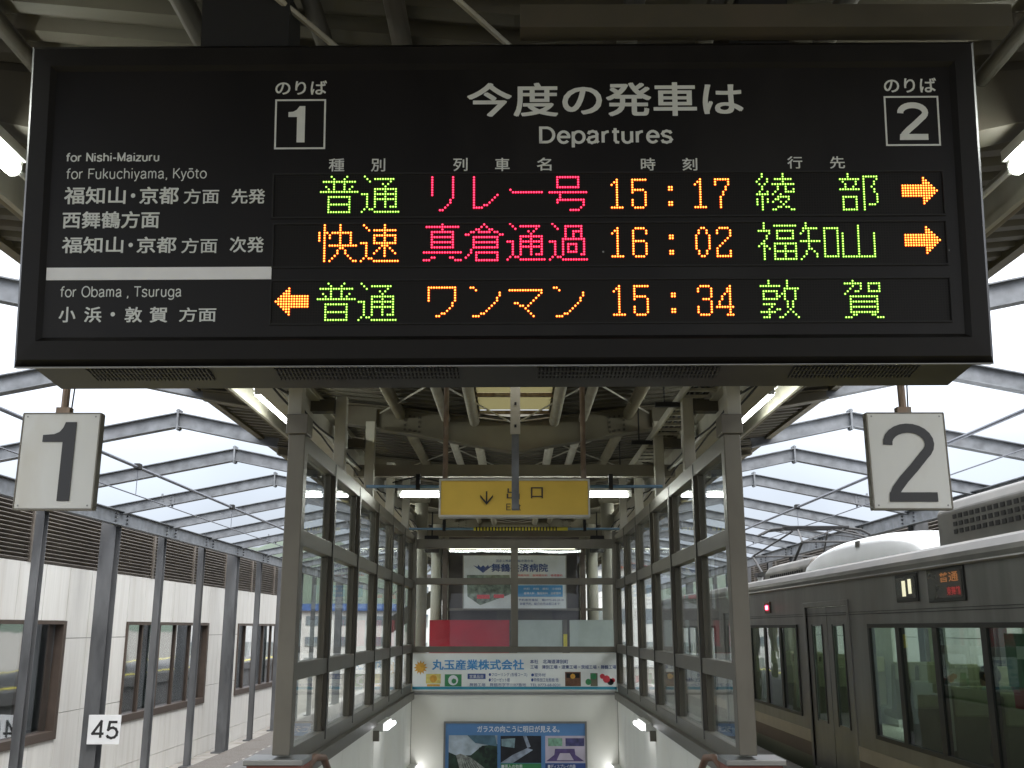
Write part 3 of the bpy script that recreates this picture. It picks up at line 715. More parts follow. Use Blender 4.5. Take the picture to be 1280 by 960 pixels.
for y0, y1 in ((7.0, 10.3), (10.5, 13.8), (3.6, 6.8), (14, 17.3)):
    for sd in (-1, 1):
        b = MB(); b.tube([(sd * 1.4, y0, 3.78), (0, y1, 3.66)], .009, 5); b.tube([(0, y0, 3.66), (sd * 1.4, y1, 3.78)], .009, 5)
        b.build("brace_rod", M['column'], can)
b = MB(); b.bar((.02, 3.02, 3.585), (1.66, 3.02, 3.585), .08, .085); b.build("hanger_beam", M['beam_dark'], can)
b = MB(); b.tube([(-1.3, 2.2, 3.76), (-.35, 3.8, 3.62)], .012, 6); b.tube([(-.75, 2.2, 3.72), (.1, 3.5, 3.68)], .012, 6); b.build("brace_rod", M['column'], can)
for sd in (-1, 1):    # beam stubs beside the board
    b = MB(); b.prism([(sd * 1.86, 3.62), (sd * 3.3, 3.95), (sd * 3.3, 4.06), (sd * 1.86, 3.9)], 1, 3.9, 4.1); b.build("side_bracket", M['beam_dark'], can)
    for y in (.9, 2.1, 5.2, 5.9):
        b = MB(); b.box(sd * 1.7, y, 3.5, sd * 2.4, y + .1, 3.62); b.build("cross_strut", M['beam'], can)
# cables, conduits and junction boxes that clutter the canopy
for sd, side in ((-1, "left"), (1, "right")):
    t = thing("cable_run", "loose grey and black cables strung along the %s canopy beam above the glass screen" % side, "cables", (sd * 1.6, 9, 3.2))
    for k in range(3):
        pts = []
        for q in range(41):
            y = 4.6 + q * .3; sag = .05 * abs(math.sin(math.pi * (y + .35 * k) / 1.75)) * (1 + .5 * math.sin(k + q * .3))
            pts.append((sd * (1.56 + .02 * k), y, 3.20 - .02 * k - sag))
        b = MB(); b.tube(pts, .008 + .003 * (k == 1), 6); b.build("cable", M['slot'] if k != 1 else M['lamp_body'], t, smooth=True)
    for y in (5.9, 9.2, 12.7):
        b = MB(); b.box(sd * 1.58, y, 3.24, sd * 1.65, y + .22, 3.42); b.build("junction_box", M['lamp_body'], t, bevel=.008)
    b = MB(); b.tube([(sd * 2.3, 4.2, 3.66), (sd * 2.3, 30, 3.66)], .014, 6); b.build("conduit", M['lamp_body'], t)
    for y in (7.4, 11.1, 15.0):
        b = MB(); b.tube([(sd * 1.62, y, 3.28), (sd * 1.9, y, 3.44), (sd * 2.3, y, 3.65)], .009, 6); b.build("conduit", M['beam_dark'], t)
    t = thing("loudspeaker", "small dark loudspeaker under the %s canopy beam beyond the far glass screen" % side, "loudspeaker", (sd * 1.3, 16.2, 2.9))
    b = MB(); b.prism([(16.0, 2.82), (16.22, 2.76), (16.28, 2.98), (16.04, 3.02)], 0, sd * 1.2, sd * 1.42); b.build("body", M['slot'], t, bevel=.01)
    b = MB(); b.tube([(sd * 1.31, 16.15, 2.99), (sd * 1.31, 16.15, 3.4)], .012, 6); b.build("bracket", M['slot'], t)
b = MB(); b.tube([(-1.2, 9.87, 2.99), (-.95, 9.86, 3.05), (-.7, 9.88, 2.99), (-.45, 9.9, 3.0)], .007, 5); tag(b.build("loose_cable", M['slot']), "thin black cable looping over the blue pipe left of the exit sign", "cable")
# cable ladder
t = thing("cable_ladder", "grey cable ladder with cables hung under the right side of the canopy", "cable ladder", (1.5, 9, 3.65))
for xx in (1.30, 1.56):
    b = MB(); b.bar((xx + .1, 7.2, 3.5), (xx + .1, 12.4, 3.5), .02, .07); b.build("rail", M['column'], t)
y = 7.3
rm = None
while y < 12.3:
    if rm is None:
        o = MB().box(0, -.018, -.012, .24, .018, .012).build("rung", M['column'], t, local=True); rm = o.data
    else: o = piece("rung", rm, t)
    o.location = (-.09, y - 9, -.16); y += .24
b = MB()
for k, xx in enumerate((1.46, 1.50, 1.55, 1.60)):
    b.tube([(xx, 7 + q * .5, 3.53 + .006 * math.sin(q * 1.7 + k)) for q in range(12)], .013, 6)
b.build("cables", M['slot'], t, smooth=True)
for y in (8.4, 10.2, 12.1):
    b = MB(); b.bar((1.2, y, 3.45), (1.86, y, 3.45), .04, .04); b.tube([(1.28, y, 3.45), (1.28, y, 3.95)], .008, 5); b.build("hanger", M['slot'], t)
# ------------------------------------------------------------------ lamps
def tube_lamp(axis, c, length, label, warm=False, group=None, r=.018, trough=True):
    t = thing("tube_lamp", label, "lamp", c, group)
    h = length / 2
    def P(s, dz=0): return (c[0] + s, c[1], c[2] + dz) if axis == 0 else (c[0], c[1] + s, c[2] + dz)
    b = MB(); b.tube([P(-h), P(h)], r, 10); b.build("tube", M['tube_warm'] if warm else M['tube'], t, smooth=True)
    b = MB(); b.bar(P(-h - .03, .065), P(h + .03, .065), .09, .05); b.build("housing", M['lamp_body'], t)
    b = MB()
    for s in (-h - .015, h + .015): b.bar(P(s, -.02), P(s, .05), .05, .03)
    b.build("lamp_holder", M['lamp_body'], t)
    return t
pos = {0: 3.45, 1: 9.05, 2: 17.2, 3: 19.6, 4: 22.8}
words_ = ["beside the departure board", "beyond the screen's tall corner post", "past the stair opening", "well past the stair opening", "farthest down the canopy"]
for k, y in pos.items():
    for sd, side in ((-1, "left"), (1, "right")):
        tube_lamp(1, (sd * 2.2, y, 3.56), 1.25, "lit tube under the %s canopy edge, %s" % (side, words_[k]), group="tubes along the canopy edges", r=.035)
tube_lamp(0, (-.6, 10.45, 2.94), 1.16, "lit white tube just left of the exit sign", group="tubes behind the exit sign", r=.022)
tube_lamp(0, (.6, 10.45, 2.94), 1.16, "lit white tube just right of the exit sign", group="tubes behind the exit sign", r=.022)
tube_lamp(0, (-.64, 18.9, 3.04), 1.16, "left warm tube above the hospital sign", True, "tubes above the hospital sign")
tube_lamp(0, (.55, 18.9, 3.04), 1.16, "right warm tube above the hospital sign", True, "tubes above the hospital sign")
for sd, side in ((-1, "left"), (1, "right")):
    for (y, z, w) in ((10.85, .63, "upper"), (14.0, -.22, "lower")):
        t = thing("wall_lamp", "lit %s tube lamp on the %s stairwell wall" % (w, side), "lamp", (sd * 1.36, y, z), "stairwell wall lamps")
        h = .3
        b = MB(); b.tube([(sd * 1.27, y - h, z), (sd * 1.27, y + h, z)], .022, 10); b.build("tube", M['tube_wall'], t, smooth=True)
        b = MB(); b.box(sd * 1.30, y - h - .04, z - .03, sd * 1.405, y + h + .04, z + .05); b.build("housing", M['lamp_body'], t, bevel=.006)
        b = MB(); b.box(sd * 1.34, y - h - .05, z - .12, sd * 1.405, y - h - .01, z - .02); b.build("bracket", M['alu'], t)
# ------------------------------------------------------------------ pipes with hazard tape
for (y, z, lab) in ((9.9, 2.955, "plain blue pipe spanning the stair opening at the exit sign"), (13.7, 2.90, "blue pipe with black and yellow hazard tape near the far glass screen")):
    t = thing("blue_pipe", lab, "pipe", (0, y, z))
    b = MB(); b.tube([(-1.46, y, z), (1.46, y, z)], .016, 8); b.build("pipe", M['blue_pipe'], t, smooth=True)
    if y > 12:
        b = MB(); b.tube([(-.55, y, z), (.72, y, z)], .024, 10); b.build("tape", M['stripe_y'], t, smooth=True)
        for k in range(26):
            xx = -.52 + k * .043
            b = MB(); b.tube([(xx, y, z), (xx + .018, y, z)], .0265, 10); b.build("tape_stripe", M['black'], t)
    for sd in (-1, 1):
        b = MB(); b.box(sd * .95 - .02, y - .03, z - .03, sd * .95 + .02, y + .03, z + .12); b.build("clip", M['slot'], t)
# ------------------------------------------------------------------ exit sign and the pole in front of it
def px8(x): return (x - 643) * .00655
def pz8(y): return 2.78 - (y - 600) * .00652
t = thing("exit_sign", "yellow hanging exit sign with a down arrow over the stairs", "sign", (0, 8.2, 2.63))
b = MB(); b.box(-.60, 8.2, 2.49, .60, 8.32, 2.77); b.build("panel", M['yellow'], t, bevel=.004)
b = MB()
for (a, c, d, e2) in ((-.615, 2.475, .615, 2.49), (-.615, 2.77, .615, 2.785), (-.615, 2.49, -.6, 2.77), (.6, 2.49, .615, 2.77)): b.box(a, 8.19, c, d, 8.33, e2)
b.build("frame", M['lamp_body'], t)
for xx in (-.57, .57):
    b = MB(); b.tube([(xx, 8.26, 2.785), (xx, 8.26, 4.0)], .022, 8); b.build("hanging_rod", M['rust'], t)
text("出", (px8(633.5), pz8(625), px8(649.5), pz8(610)), 8.186, M['brown'], t, .012)
text("口", (px8(663.5), pz8(624), px8(678.5), pz8(610)), 8.186, M['brown'], t, .012)
text("Exit", (px8(633), pz8(639), px8(651), pz8(630.5)), 8.186, M['brown'], t, .006)
b = MB(); ax, a0, a1 = px8(608.5), pz8(632), pz8(615)
b.add([(ax - .006, 8.186, a0 + .01), (ax + .006, 8.186, a0 + .01), (ax + .006, 8.186, a1), (ax - .006, 8.186, a1)], [(0, 1, 2, 3)])
for s in (-1, 1): b.add([(ax, 8.185, a0), (ax + s * .052, 8.185, a0 + .062), (ax + s * .052, 8.185, a0 + .082), (ax, 8.185, a0 + .02)], [(0, 1, 2, 3)])
b.build("arrow", M['black'], t)
t = thing("hanging_pole", "thin grey pole hanging from the canopy in front of the exit sign", "pole", (.0, 7.4, 3.2))
b = MB(); b.box(-.02, 7.38, 2.44, .034, 7.43, 3.9); b.build("pole", M['galv'], t, bevel=.003)
b = MB(); b.box(-.03, 7.365, 3.0, .044, 7.379, 3.95)
b.build("upper_plate", M['column'], t)
b = MB()
for z in (3.05, 3.22, 3.4): b.box(.0, 7.355, z, .016, 7.366, z + .02)
b.build("bolt", M['slot'], t)
# ------------------------------------------------------------------ stair enclosure of glass and bronze aluminium
ZR = [(.74, .86), (1.27, 1.38), (2.13, 2.24), (2.76, 2.87)]
def screen_side(sd, side):
    t = thing("stair_screen", "tall bronze framed glass screen along the %s side of the stairs" % side, "glass screen", (sd * 1.45, 6.6, .7))
    X = sd * 1.45
    ys = [6.62 + 1.3 * k for k in range(7)]; ys[-1] = 14.42
    for (z0, z1) in ZR:
        b = MB(); b.box(X - .04, 6.68, z0, X + .04, 14.36, z1); b.build("rail", M['alu'], t, bevel=.004)
    b = MB(); b.box(X - sd * .04 - sd * .05, 6.68, .66, X - sd * .041, 14.3, .755); b.build("sill", M['alu'], t)
    for i, y in enumerate(ys):
        if i == 0:
            b = MB(); b.box(X - .055 - sd * .02, 6.52, .84, X + .055 - sd * .02, 6.63, 2.84); b.build("corner_post", M['alu'], t, bevel=.006)
            b = MB(); b.box(X - .07 - sd * .02, 6.50, 2.84, X + .07 - sd * .02, 6.68, 2.97); b.build("post_cap", M['alu'], t, bevel=.004)
        else:
            b = MB(); b.box(X - .043, y - .05, .86, X + .043, y + .05, 2.76); b.build("mullion", M['alu'], t, bevel=.003)
            b = MB(); b.box(X - sd * .0445, y - .058, .80, X - sd * .05, y - .048, 2.85); b.build("gasket", M['alu_dark'], t)
            b = MB(); b.box(X - .02, y - .12, .86, X + .02, y - .052, 2.76); b.build("side_jamb", M['beam_dark'], t)
    for i in range(6):
        for (a, c) in ((.86, 1.27), (1.38, 2.13), (2.24, 2.76)):
            b = MB(); y0 = ys[i] + (.06 if i == 0 else .05); b.box(X + sd * .004, y0, a, X + sd * .010, ys[i + 1] - .12, c); b.build("glass_pane", M['glass'], t, recalc=True)
    # white drop cord on the inner face
screen_side(-1, "left"); screen_side(1, "right")
t = thing("end_screen", "bronze framed glass screen closing the far end of the stairs", "glass screen", (0, 14.4, .8))
for (z0, z1) in ((1.27, 1.35), (2.19, 2.28), (2.69, 2.82)):
    b = MB(); b.box(-1.405, 14.36, z0, 1.405, 14.44, z1); b.build("rail", M['alu'], t, bevel=.004)
for xx in (-1.43, 0.0, 1.43):
    b = MB(); b.box(xx - .05, 14.34, 1.27 if xx else 1.351, xx + .05, 14.46, 2.92 if xx else 2.689); b.build("mullion", M['alu'], t, bevel=.003)
for (a, c) in ((-1.38, -.05), (.05, 1.38)):
    for (z0, z1) in ((1.35, 2.19), (2.28, 2.69)):
        b = MB(); b.box(a, 14.398, z0, c, 14.404, z1); b.build("glass_pane", M['glass'], t)
# kerb walls, stairs and the stairwell
for sd, side in ((-1, "left"), (1, "right")):
    t = thing("kerb_wall", "brick kerb wall with metal cap under the %s glass screen" % side, "wall", (sd * 1.52, 6.4, 0))
    b = MB(); b.box(sd * 1.415, 6.72, .0, sd * 1.62, 14.6, .70); b.build("wall", M['kerb'], t)
    b = MB(); b.box(sd * 1.29, 6.46, 0, sd * 1.62, 6.715, .79); b.build("pier", M['brick'], t)
    b = MB(); b.box(sd * 1.275, 6.44, .79, sd * 1.64, 6.72, .825); b.build("cap", M['cap'], t, bevel=.006)
    # brick faces on the pier
    me = None
    for r_ in range(10):
        for k in range(2 if r_ % 2 else 1):
            pass
    for r_ in range(10):
        z = .02 + r_ * .075
        xs = [(1.275, 1.45), (1.46, 1.635)] if r_ % 2 else [(1.275, 1.36), (1.37, 1.55), (1.56, 1.635)]
        for (a, c) in xs:
            b = MB(); b.box(sd * (a + .018), 6.45, z, sd * (c - .012), 6.47, z + .065); b.build("brick", M['brick'], t)
    b = MB(); b.box(sd * 1.40, 6.78, -4.5, sd * 1.415, 14.3, .655); b.build("inner_lining", M['inner_wall'], t)
    for k in range(1, 8):
        b = MB(); yy = 6.78 + .94 * k; b.box(sd * 1.3985, yy, -4.4, sd * 1.400, yy + .006, .65); b.build("lining_joint", M['inner_wall'], t)
    t = thing("handrail", "brown wooden handrail curling up at the head of the stairs on the %s" % side, "handrail", (sd * 1.3, 7, .7))
    pts = [(sd * 1.34, 6.82, .35), (sd * 1.33, 6.82, .66), (sd * 1.32, 6.86, .74), (sd * 1.30, 6.95, .78), (sd * 1.27, 7.1, .76), (sd * 1.26, 7.5, .52), (sd * 1.26, 13.5, -3.1)]
    b = MB(); b.tube(pts, .024, 10); b.build("rail", M['wood'], t, smooth=True)
    for yy in (7.6, 9.6, 11.6):
        b = MB(); z = .70 - (yy - 7.1) * .594; b.tube([(sd * 1.26, yy, z - .02), (sd * 1.40, yy, z - .06)], .01, 6); b.build("bracket", M['cap'], t)
t = thing("stairs", "concrete stairs going down between the glass screens", "stairs", (0, 7, 0))
sm = None
for k in range(22):
    if sm is None:
        o = MB().box(-1.395, 0, -.17, 1.395, .33, 0).build("step", M['concrete'], t, local=True); sm = o.data
    else: o = piece("step", sm, t)
    o.location = (0, k * .315, -.004 - .175 * k)
t = thing("end_wall", "cream stairwell end wall below the advertising banner", "wall", (0, 14.4, -2))
b = MB(); b.box(-1.398, 14.34, -4.6, 1.398, 14.46, 1.262); b.build("wall", M['inner_wall'], t)
b = MB(); b.box(-1.398, 14.325, .715, 1.398, 14.339, .745); b.build("trim", M['cap'], t)
for xx in (-1.15, 0.02, 1.18):
    pass
# banner on the end wall
def bx(x): return -1.42 + (x - 513) * .01091
def bz(y): return 1.25 - (y - 818) * .01043
t = thing("banner_sign", "long white advertising banner with blue lettering and a sun logo on the end wall", "sign", (0, 14.3, 1))
b = MB(); b.box(-1.392, 14.305, .77, 1.392, 14.338, 1.252); b.build("panel", M['banner'], t)
def T(s, x0, y0, x1, y1, m, bold=.0, y=14.3, fx=bx, fz=bz, p=None): text(s, (fx(x0), fz(y1), fx(x1), fz(y0)), y, M[m], p or t, bold)
T("丸玉産業株式会社", 540, 824.8, 655, 838, 'print_blue', .03)
T("本社　北海道津別町", 662.6, 824.8, 710.6, 830, 'print_navy', .01)
T("工場　津別工場・道東工場・茨城工場・舞鶴工場", 663, 831.8, 770.5, 836.8, 'print_navy', .01)
T("●フローリング (各種コース)", 611, 841.5, 659, 846.8, 'print_navy'); T("●クローゼット棚", 611, 848, 637, 853, 'print_navy')
T("●室外材", 664, 842, 682, 846.5, 'print_navy'); T("●特殊加工化粧板 他", 664, 848, 698, 853, 'print_navy')
T("舞鶴工場　舞鶴市字平1107番地　TEL 0773-68-0231", 587, 854.5, 700, 858.8, 'print_navy')
b = MB(); b.quad(bx(584.5), bz(849.5), bx(607), bz(842.8), 14.302); b.build("printed_tag", M['print_navy'], t); T("営業品目", 587, 844, 604, 848.6, 'print_white', .01, 14.298)
b = MB(); b.quad(-1.39, .785, 1.39, .822, 14.302); b.build("printed_stripe", M['teal'], t)
b = MB(); cx, cz = bx(525.5), bz(835); b.disc(cx, cz, .055, 14.3)
for k in range(12):
    a = k * math.pi / 6; c_, s_ = math.cos(a), math.sin(a); b.add([(cx + .05 * c_ - .018 * s_, 14.301, cz + .05 * s_ + .018 * c_), (cx + .05 * c_ + .018 * s_, 14.301, cz + .05 * s_ - .018 * c_), (cx + .095 * c_, 14.301, cz + .095 * s_)], [(0, 1, 2)])
b.build("sun_logo", M['print_orange'], t, recalc=False)
b = MB(); b.quad(bx(532.5), bz(855), bx(551), bz(843), 14.302, 0); b.disc(bx(541.7), bz(849), .05, 14.3, 14, 1); b.quad(bx(534), bz(858.5), bx(550), bz(856), 14.301, 1); b.build("printed_picture", [M['print_yellow'], M['print_orange']], t, recalc=False)
b = MB(); b.quad(bx(556), bz(858.7), bx(577), bz(843.5), 14.302, 0); b.disc(bx(566.5), bz(851), .068, 14.300, 16, 1); b.disc(bx(567.5), bz(852), .035, 14.2985, 7, 0); b.build("printed_picture", [M['print_green'], M['print_white']], t, recalc=False)
b = MB(); b.quad(bx(706.4), bz(858.4), bx(726), bz(840.5), 14.302, 0); b.quad(bx(708), bz(848), bx(724.5), bz(842), 14.300, 1); b.disc(bx(716), bz(846), .035, 14.298, 8, 2); b.build("printed_picture", [M['print_brown'], M['slot'], M['print_orange']], t, recalc=False)
b = MB(); b.quad(bx(738), bz(858.4), bx(747), bz(842), 14.302, 0); b.disc(bx(735.5), bz(853), .042, 14.300, 9, 1); b.disc(bx(742), bz(846), .045, 14.2985, 7, 1); b.build("printed_picture", [M['beam'], M['print_green']], t, recalc=False)
b = MB()
for (xx, yy, rr, mi) in ((753, 846, .035, 0), (758, 849.5, .05, 0), (763, 853, .045, 1), (766, 851, .03, 0)): b.disc(bx(xx), bz(yy), rr, 14.302 - .001 * xx % .003, 9, mi)
b.build("printed_picture", [M['print_red'], M['slot']], t, recalc=False)
# blue poster under the banner
t = thing("wall_poster", "blue framed poster of three pictures on the stairwell end wall", "poster", (0, 14.3, -.4))
b = MB(); b.box(-.93, 14.318, -1.0, .95, 14.338, .345); b.build("sheet", M['poster_blue'], t)
b = MB()
for (a, c, d, e2) in ((-.955, -1.03, .975, -1.0), (-.955, .345, .975, .37), (-.955, -1.0, -.93, .345), (.95, -1.0, .975, .345)): b.box(a, 14.305, c, d, 14.338, e2)
b.build("frame", M['cap'], t)
T("ガラスの向こうに明日が見える。", 597, 907.6, 698.6, 915.8, 'print_white', .02, 14.312)
# picture 1: highway in a valley
x0, x1, z1, z0 = bx(562), bx(622), bz(919.3), bz(960)
b = MB(); b.quad(x0, z0, x1, z1, 14.314, 0)
zz = z0 + (z1 - z0) * .45
b.add([(x0, 14.312, z0), (x1, 14.312, z0), (x1, 14.312, zz + .12), (x0 + .45, 14.312, zz + .1), (x0 + .3, 14.312, zz - .02), (x0 + .12, 14.312, zz - .03), (x0, 14.312, zz + .02)], [tuple(range(7))], 1)
b.add([(x0 + .15, 14.31, z0), (x0 + .5, 14.31, z0), (x0 + .3, 14.31, zz - .05), (x0 + .16, 14.31, zz + .0), (x0 + .1, 14.31, zz - .02)], [tuple(range(5))], 2)
b.add([(x0 + .25, 14.309, z1), (x0 + .62, 14.309, z1), (x1, 14.309, z1 - .14), (x0 + .36, 14.309, z1 - .1)], [(0, 1, 2, 3)], 3)
random.seed(3)
for k in range(9): b.disc(x0 + .42 + random.random() * .2, zz - .02 + random.random() * .10, .012 + .02 * random.random(), 14.3075 - k * .0001, 9, 5)
for k in range(7): b.add([(x0 + .2 + k * .035, 14.3085, z0), (x0 + .21 + k * .035, 14.3085, z0), (x0 + .165 + k * .02, 14.3085, zz - .03)], [(0, 1, 2)], 1)
for k in range(10): b.disc(x0 + .42 + random.random() * .22, z0 + .02 + random.random() * .2, .015 + .02 * random.random(), 14.3079 - k * .0001, 7, 5)
b.build("printed_picture", [pm("photo_cloud", (.38, .45, .52), .5, 0, .4, 6), pm("photo_forest", (.02, .045, .03), .5, 0, .6, 12), pm("photo_road", (.28, .30, .28), .5, 0, .5, 25), pm("photo_ridge", (.08, .16, .22), .5, 0, .4, 8), pm("photo_mist", (.42, .49, .55), .5, 0, .2, 12), pm("photo_tree", (.012, .025, .02), .5, 0, .5, 14)], t, recalc=False)
x0, x1, z1, z0 = bx(626), bx(676), bz(920), bz(953)
b = MB(); b.quad(x0, z0, x1, z1, 14.314, 0); w = x1 - x0; h = z1 - z0
b.add([(x0, 14.312, z0), (x0 + .3 * w, 14.312, z0), (x0 + .8 * w, 14.312, z0 + .48 * h), (x0 + .66 * w, 14.312, z0 + .55 * h), (x0 + .3 * w, 14.312, z0 + .3 * h)], [tuple(range(5))], 1)
b.add([(x0 + .02 * w, 14.311, z0 + .62 * h), (x0 + .34 * w, 14.311, z0 + .55 * h), (x0 + .36 * w, 14.311, z1 - .03), (x0 + .02 * w, 14.311, z1 - .04)], [(0, 1, 2, 3)], 2)
b.add([(x0 + .55 * w, 14.311, z1), (x0 + .64 * w, 14.311, z1), (x0 + .74 * w, 14.311, z0 + .6 * h), (x0 + .66 * w, 14.311, z0 + .55 * h)], [(0, 1, 2, 3)], 1)
b.build("printed_picture", [pm("photo_dark", (.018, .02, .028), .4, 0, .5, 8), pm("photo_steel", (.33, .38, .48), .4, 0, .4, 12), pm("photo_inset", (.22, .32, .36), .4, 0, .4, 14)], t, recalc=False)
b = MB(); b.quad(x0, bz(960), x1, bz(953.6), 14.314); b.quad(x0, bz(1005), x1, bz(961), 14.3145); b.build("caption_band", M['print_green'], t); T("■導入の効果", 627, 954.8, 653, 959.5, 'print_white', .01, 14.311)
x0, x1 = bx(681), bx(731)
b = MB(); b.quad(x0, z0, x1, z1, 14.314, 0); w = x1 - x0
b.quad(x0 + .07 * w, z0 + .62 * h, x0 + .42 * w, z1 - .03, 14.312, 1); b.quad(x0 + .5 * w, z0 + .62 * h, x0 + .96 * w, z1 - .03, 14.312, 2)
b.add([(x0 + .02 * w, 14.312, z0 + .06 * h), (x0 + .96 * w, 14.312, z0 + .06 * h), (x0 + .74 * w, 14.312, z0 + .3 * h), (x0 + .72 * w, 14.312, z0 + .52 * h), (x0 + .24 * w, 14.312, z0 + .52 * h), (x0 + .22 * w, 14.312, z0 + .3 * h)], [tuple(range(6))], 3)
b.add([(x0 + .28 * w, 14.311, z0 + .10 * h), (x0 + .7 * w, 14.311, z0 + .10 * h), (x0 + .6 * w, 14.311, z0 + .36 * h), (x0 + .36 * w, 14.311, z0 + .36 * h)], [(0, 1, 2, 3)], 0)
b.build("printed_picture", [pm("photo_pale", (.55, .50, .60), .4, 0, .15, 6), pm("photo_map", (.22, .42, .30), .4, 0, .4, 16), pm("photo_screen", (.06, .06, .16), .4, 0, .6, 14), M['print_purple']], t, recalc=False)
b = MB(); b.quad(x0, bz(960), x1, bz(953.6), 14.314); b.quad(x0, bz(1005), x1, bz(961), 14.3145); b.build("caption_band", M['print_navy'], t); T("■ディスプレイ内装", 684, 954.8, 718, 959.5, 'print_white', .01, 14.311)
# ------------------------------------------------------------------ beyond the far screen
t = thing("lift_tower", "dark brown tower behind the hospital sign at the end of the stairs", "tower", (0, 20.5, 0))
b = MB(); b.box(-1.32, 20.5, 0, 1.30, 23, 3.5); b.build("wall", M['tower'], t)
b = MB(); b.box(-.35, 20.46, .9, .75, 20.5, 1.95); b.build("grey_panel", M['beam_dark'], t)
b = MB(); b.box(-1.34, 20.44, 1.93, 1.9, 20.49, 1.98); b.build("ledge", M['alu'], t)
for xx in (-1.38, 1.36):
    b = MB(); b.box(xx - .05, 20.4, 0, xx + .05, 20.5, 3.2); b.build("side_rail", M['brown'], t)
def hx(x): return -1.0 + (x - 579) * .01558
def hz(y): return 2.98 - (y - 694) * .0153
t = thing("hospital_sign", "white hospital sign with blue title and aerial picture behind the far glass", "sign", (0, 20.2, 2.4))
b = MB(); b.box(-1.0, 20.2, 1.97, 1.01, 20.32, 2.98); b.build("panel", pm("sign_pale_blue", (.68, .74, .80), .5, 0, .04), t)
b = MB()
for (a, c, d, e2) in ((-1.02, 1.95, 1.03, 1.97), (-1.02, 2.98, 1.03, 3.0), (-1.02, 1.97, -1.0, 2.98), (1.01, 1.97, 1.03, 2.98)): b.box(a, 20.19, c, d, 20.32, e2)
b.build("frame", M['cap'], t)
H = dict(y=20.19, fx=hx, fz=hz, p=t)
T("国家公務員共済組合連合会", 620, 698.2, 667, 701.8, 'print_navy', .005, **H)
T("舞鶴共済病院", 614, 703.5, 685.6, 714, 'print_navy', .03, **H)
T("神経内科　脳神経外科　循環器科", 647, 717, 704, 720, 'print_red', .01, **H)
T("予約専用電話　電0773-62-2510", 648, 748, 705, 751, 'print_navy', .01, **H)
T("診察予約、紹介の方は窓口まで", 650, 752.5, 700, 756, 'print_navy', .01, **H)
b = MB(); b.quad(hx(647), hz(745.5), hx(704), hz(731), 20.194); b.build("printed_table", M['print_blue'], t)
T("内科　外科　眼科　小児科", 655, 734, 702, 737, 'print_white', .01, 20.188, hx, hz, t); T("産婦人科　整形外科　泌尿器科", 655, 739.5, 702, 742.5, 'print_white', .01, 20.188, hx, hz, t)
b = MB(); cx, cz = hx(603.5), hz(709.5)
for s in (-1, 1):
    b.add([(cx, 20.19, cz - .09), (cx + s * .2, 20.19, cz + .06), (cx + s * .11, 20.19, cz + .03), (cx + s * .1, 20.19, cz + .07), (cx + s * .045, 20.19, cz + .02), (cx, 20.19, cz + .06)], [tuple(range(6))])
b.build("bird_logo", M['print_navy'], t, recalc=False)
b = MB(); b.add([(hx(583), 20.193, hz(718)), (hx(637), 20.193, hz(718)), (hx(639), 20.193, hz(742)), (hx(600), 20.193, hz(756)), (hx(584), 20.193, hz(745))], [(0, 1, 2, 3, 4)], 0)
b.quad(hx(596), hz(748), hx(612), hz(743), 20.190, 1); b.quad(hx(617), hz(747), hx(630), hz(742.5), 20.190, 1)
b.build("aerial_picture", [pm("photo_aerial", (.17, .22, .19), .5, 0, .7, 12), M['print_red']], t, recalc=False)
t = thing("waiting_booth", "low screen of one red and two frosted panels standing beyond the stairs", "screen", (0, 17, 0))
b = MB(); b.box(-1.394, 17, .1, -.085, 17.04, 1.725); b.build("red_panel", M['red'], t)
b = MB(); b.box(.045, 17, .1, .785, 17.04, 1.725); b.build("frosted_panel", M['frost'], t)
b = MB(); b.box(.905, 17, .1, 1.72, 17.04, 1.725); b.build("frosted_panel", M['frost'], t)
b = MB(); b.box(.80, 16.98, 0, .86, 17.06, 1.73); b.box(-.06, 16.98, 0, .02, 17.06, 1.73); b.build("post", M['alu'], t)
b = MB(); b.box(.80, 16.96, 1.28, .86, 16.979, 1.5); b.build("yellow_label", M['stripe_y'], t)
# footbridge rail seen left of the tower
t = thing("footbridge_stair", "sloping grey stair rail seen left of the dark tower", "railing", (-2.2, 24, 0))
b = MB(); b.bar((-3.2, 26, 1.6), (-1.5, 26, 2.7), .05, .35)
b.build("stringer", M['beam_dark'], t)
for k in range(10):
    xx = -3.1 + k * .17; b = MB(); b.bar((xx, 26, 1.65 + .647 * (xx + 3.2)), (xx, 26, 2.35 + .647 * (xx + 3.2)), .03, .03); b.build("baluster", M['lamp_body'], t)
b = MB(); b.bar((-3.2, 26, 2.35), (-1.5, 26, 3.45), .05, .05); b.build("handrail", M['lamp_body'], t)
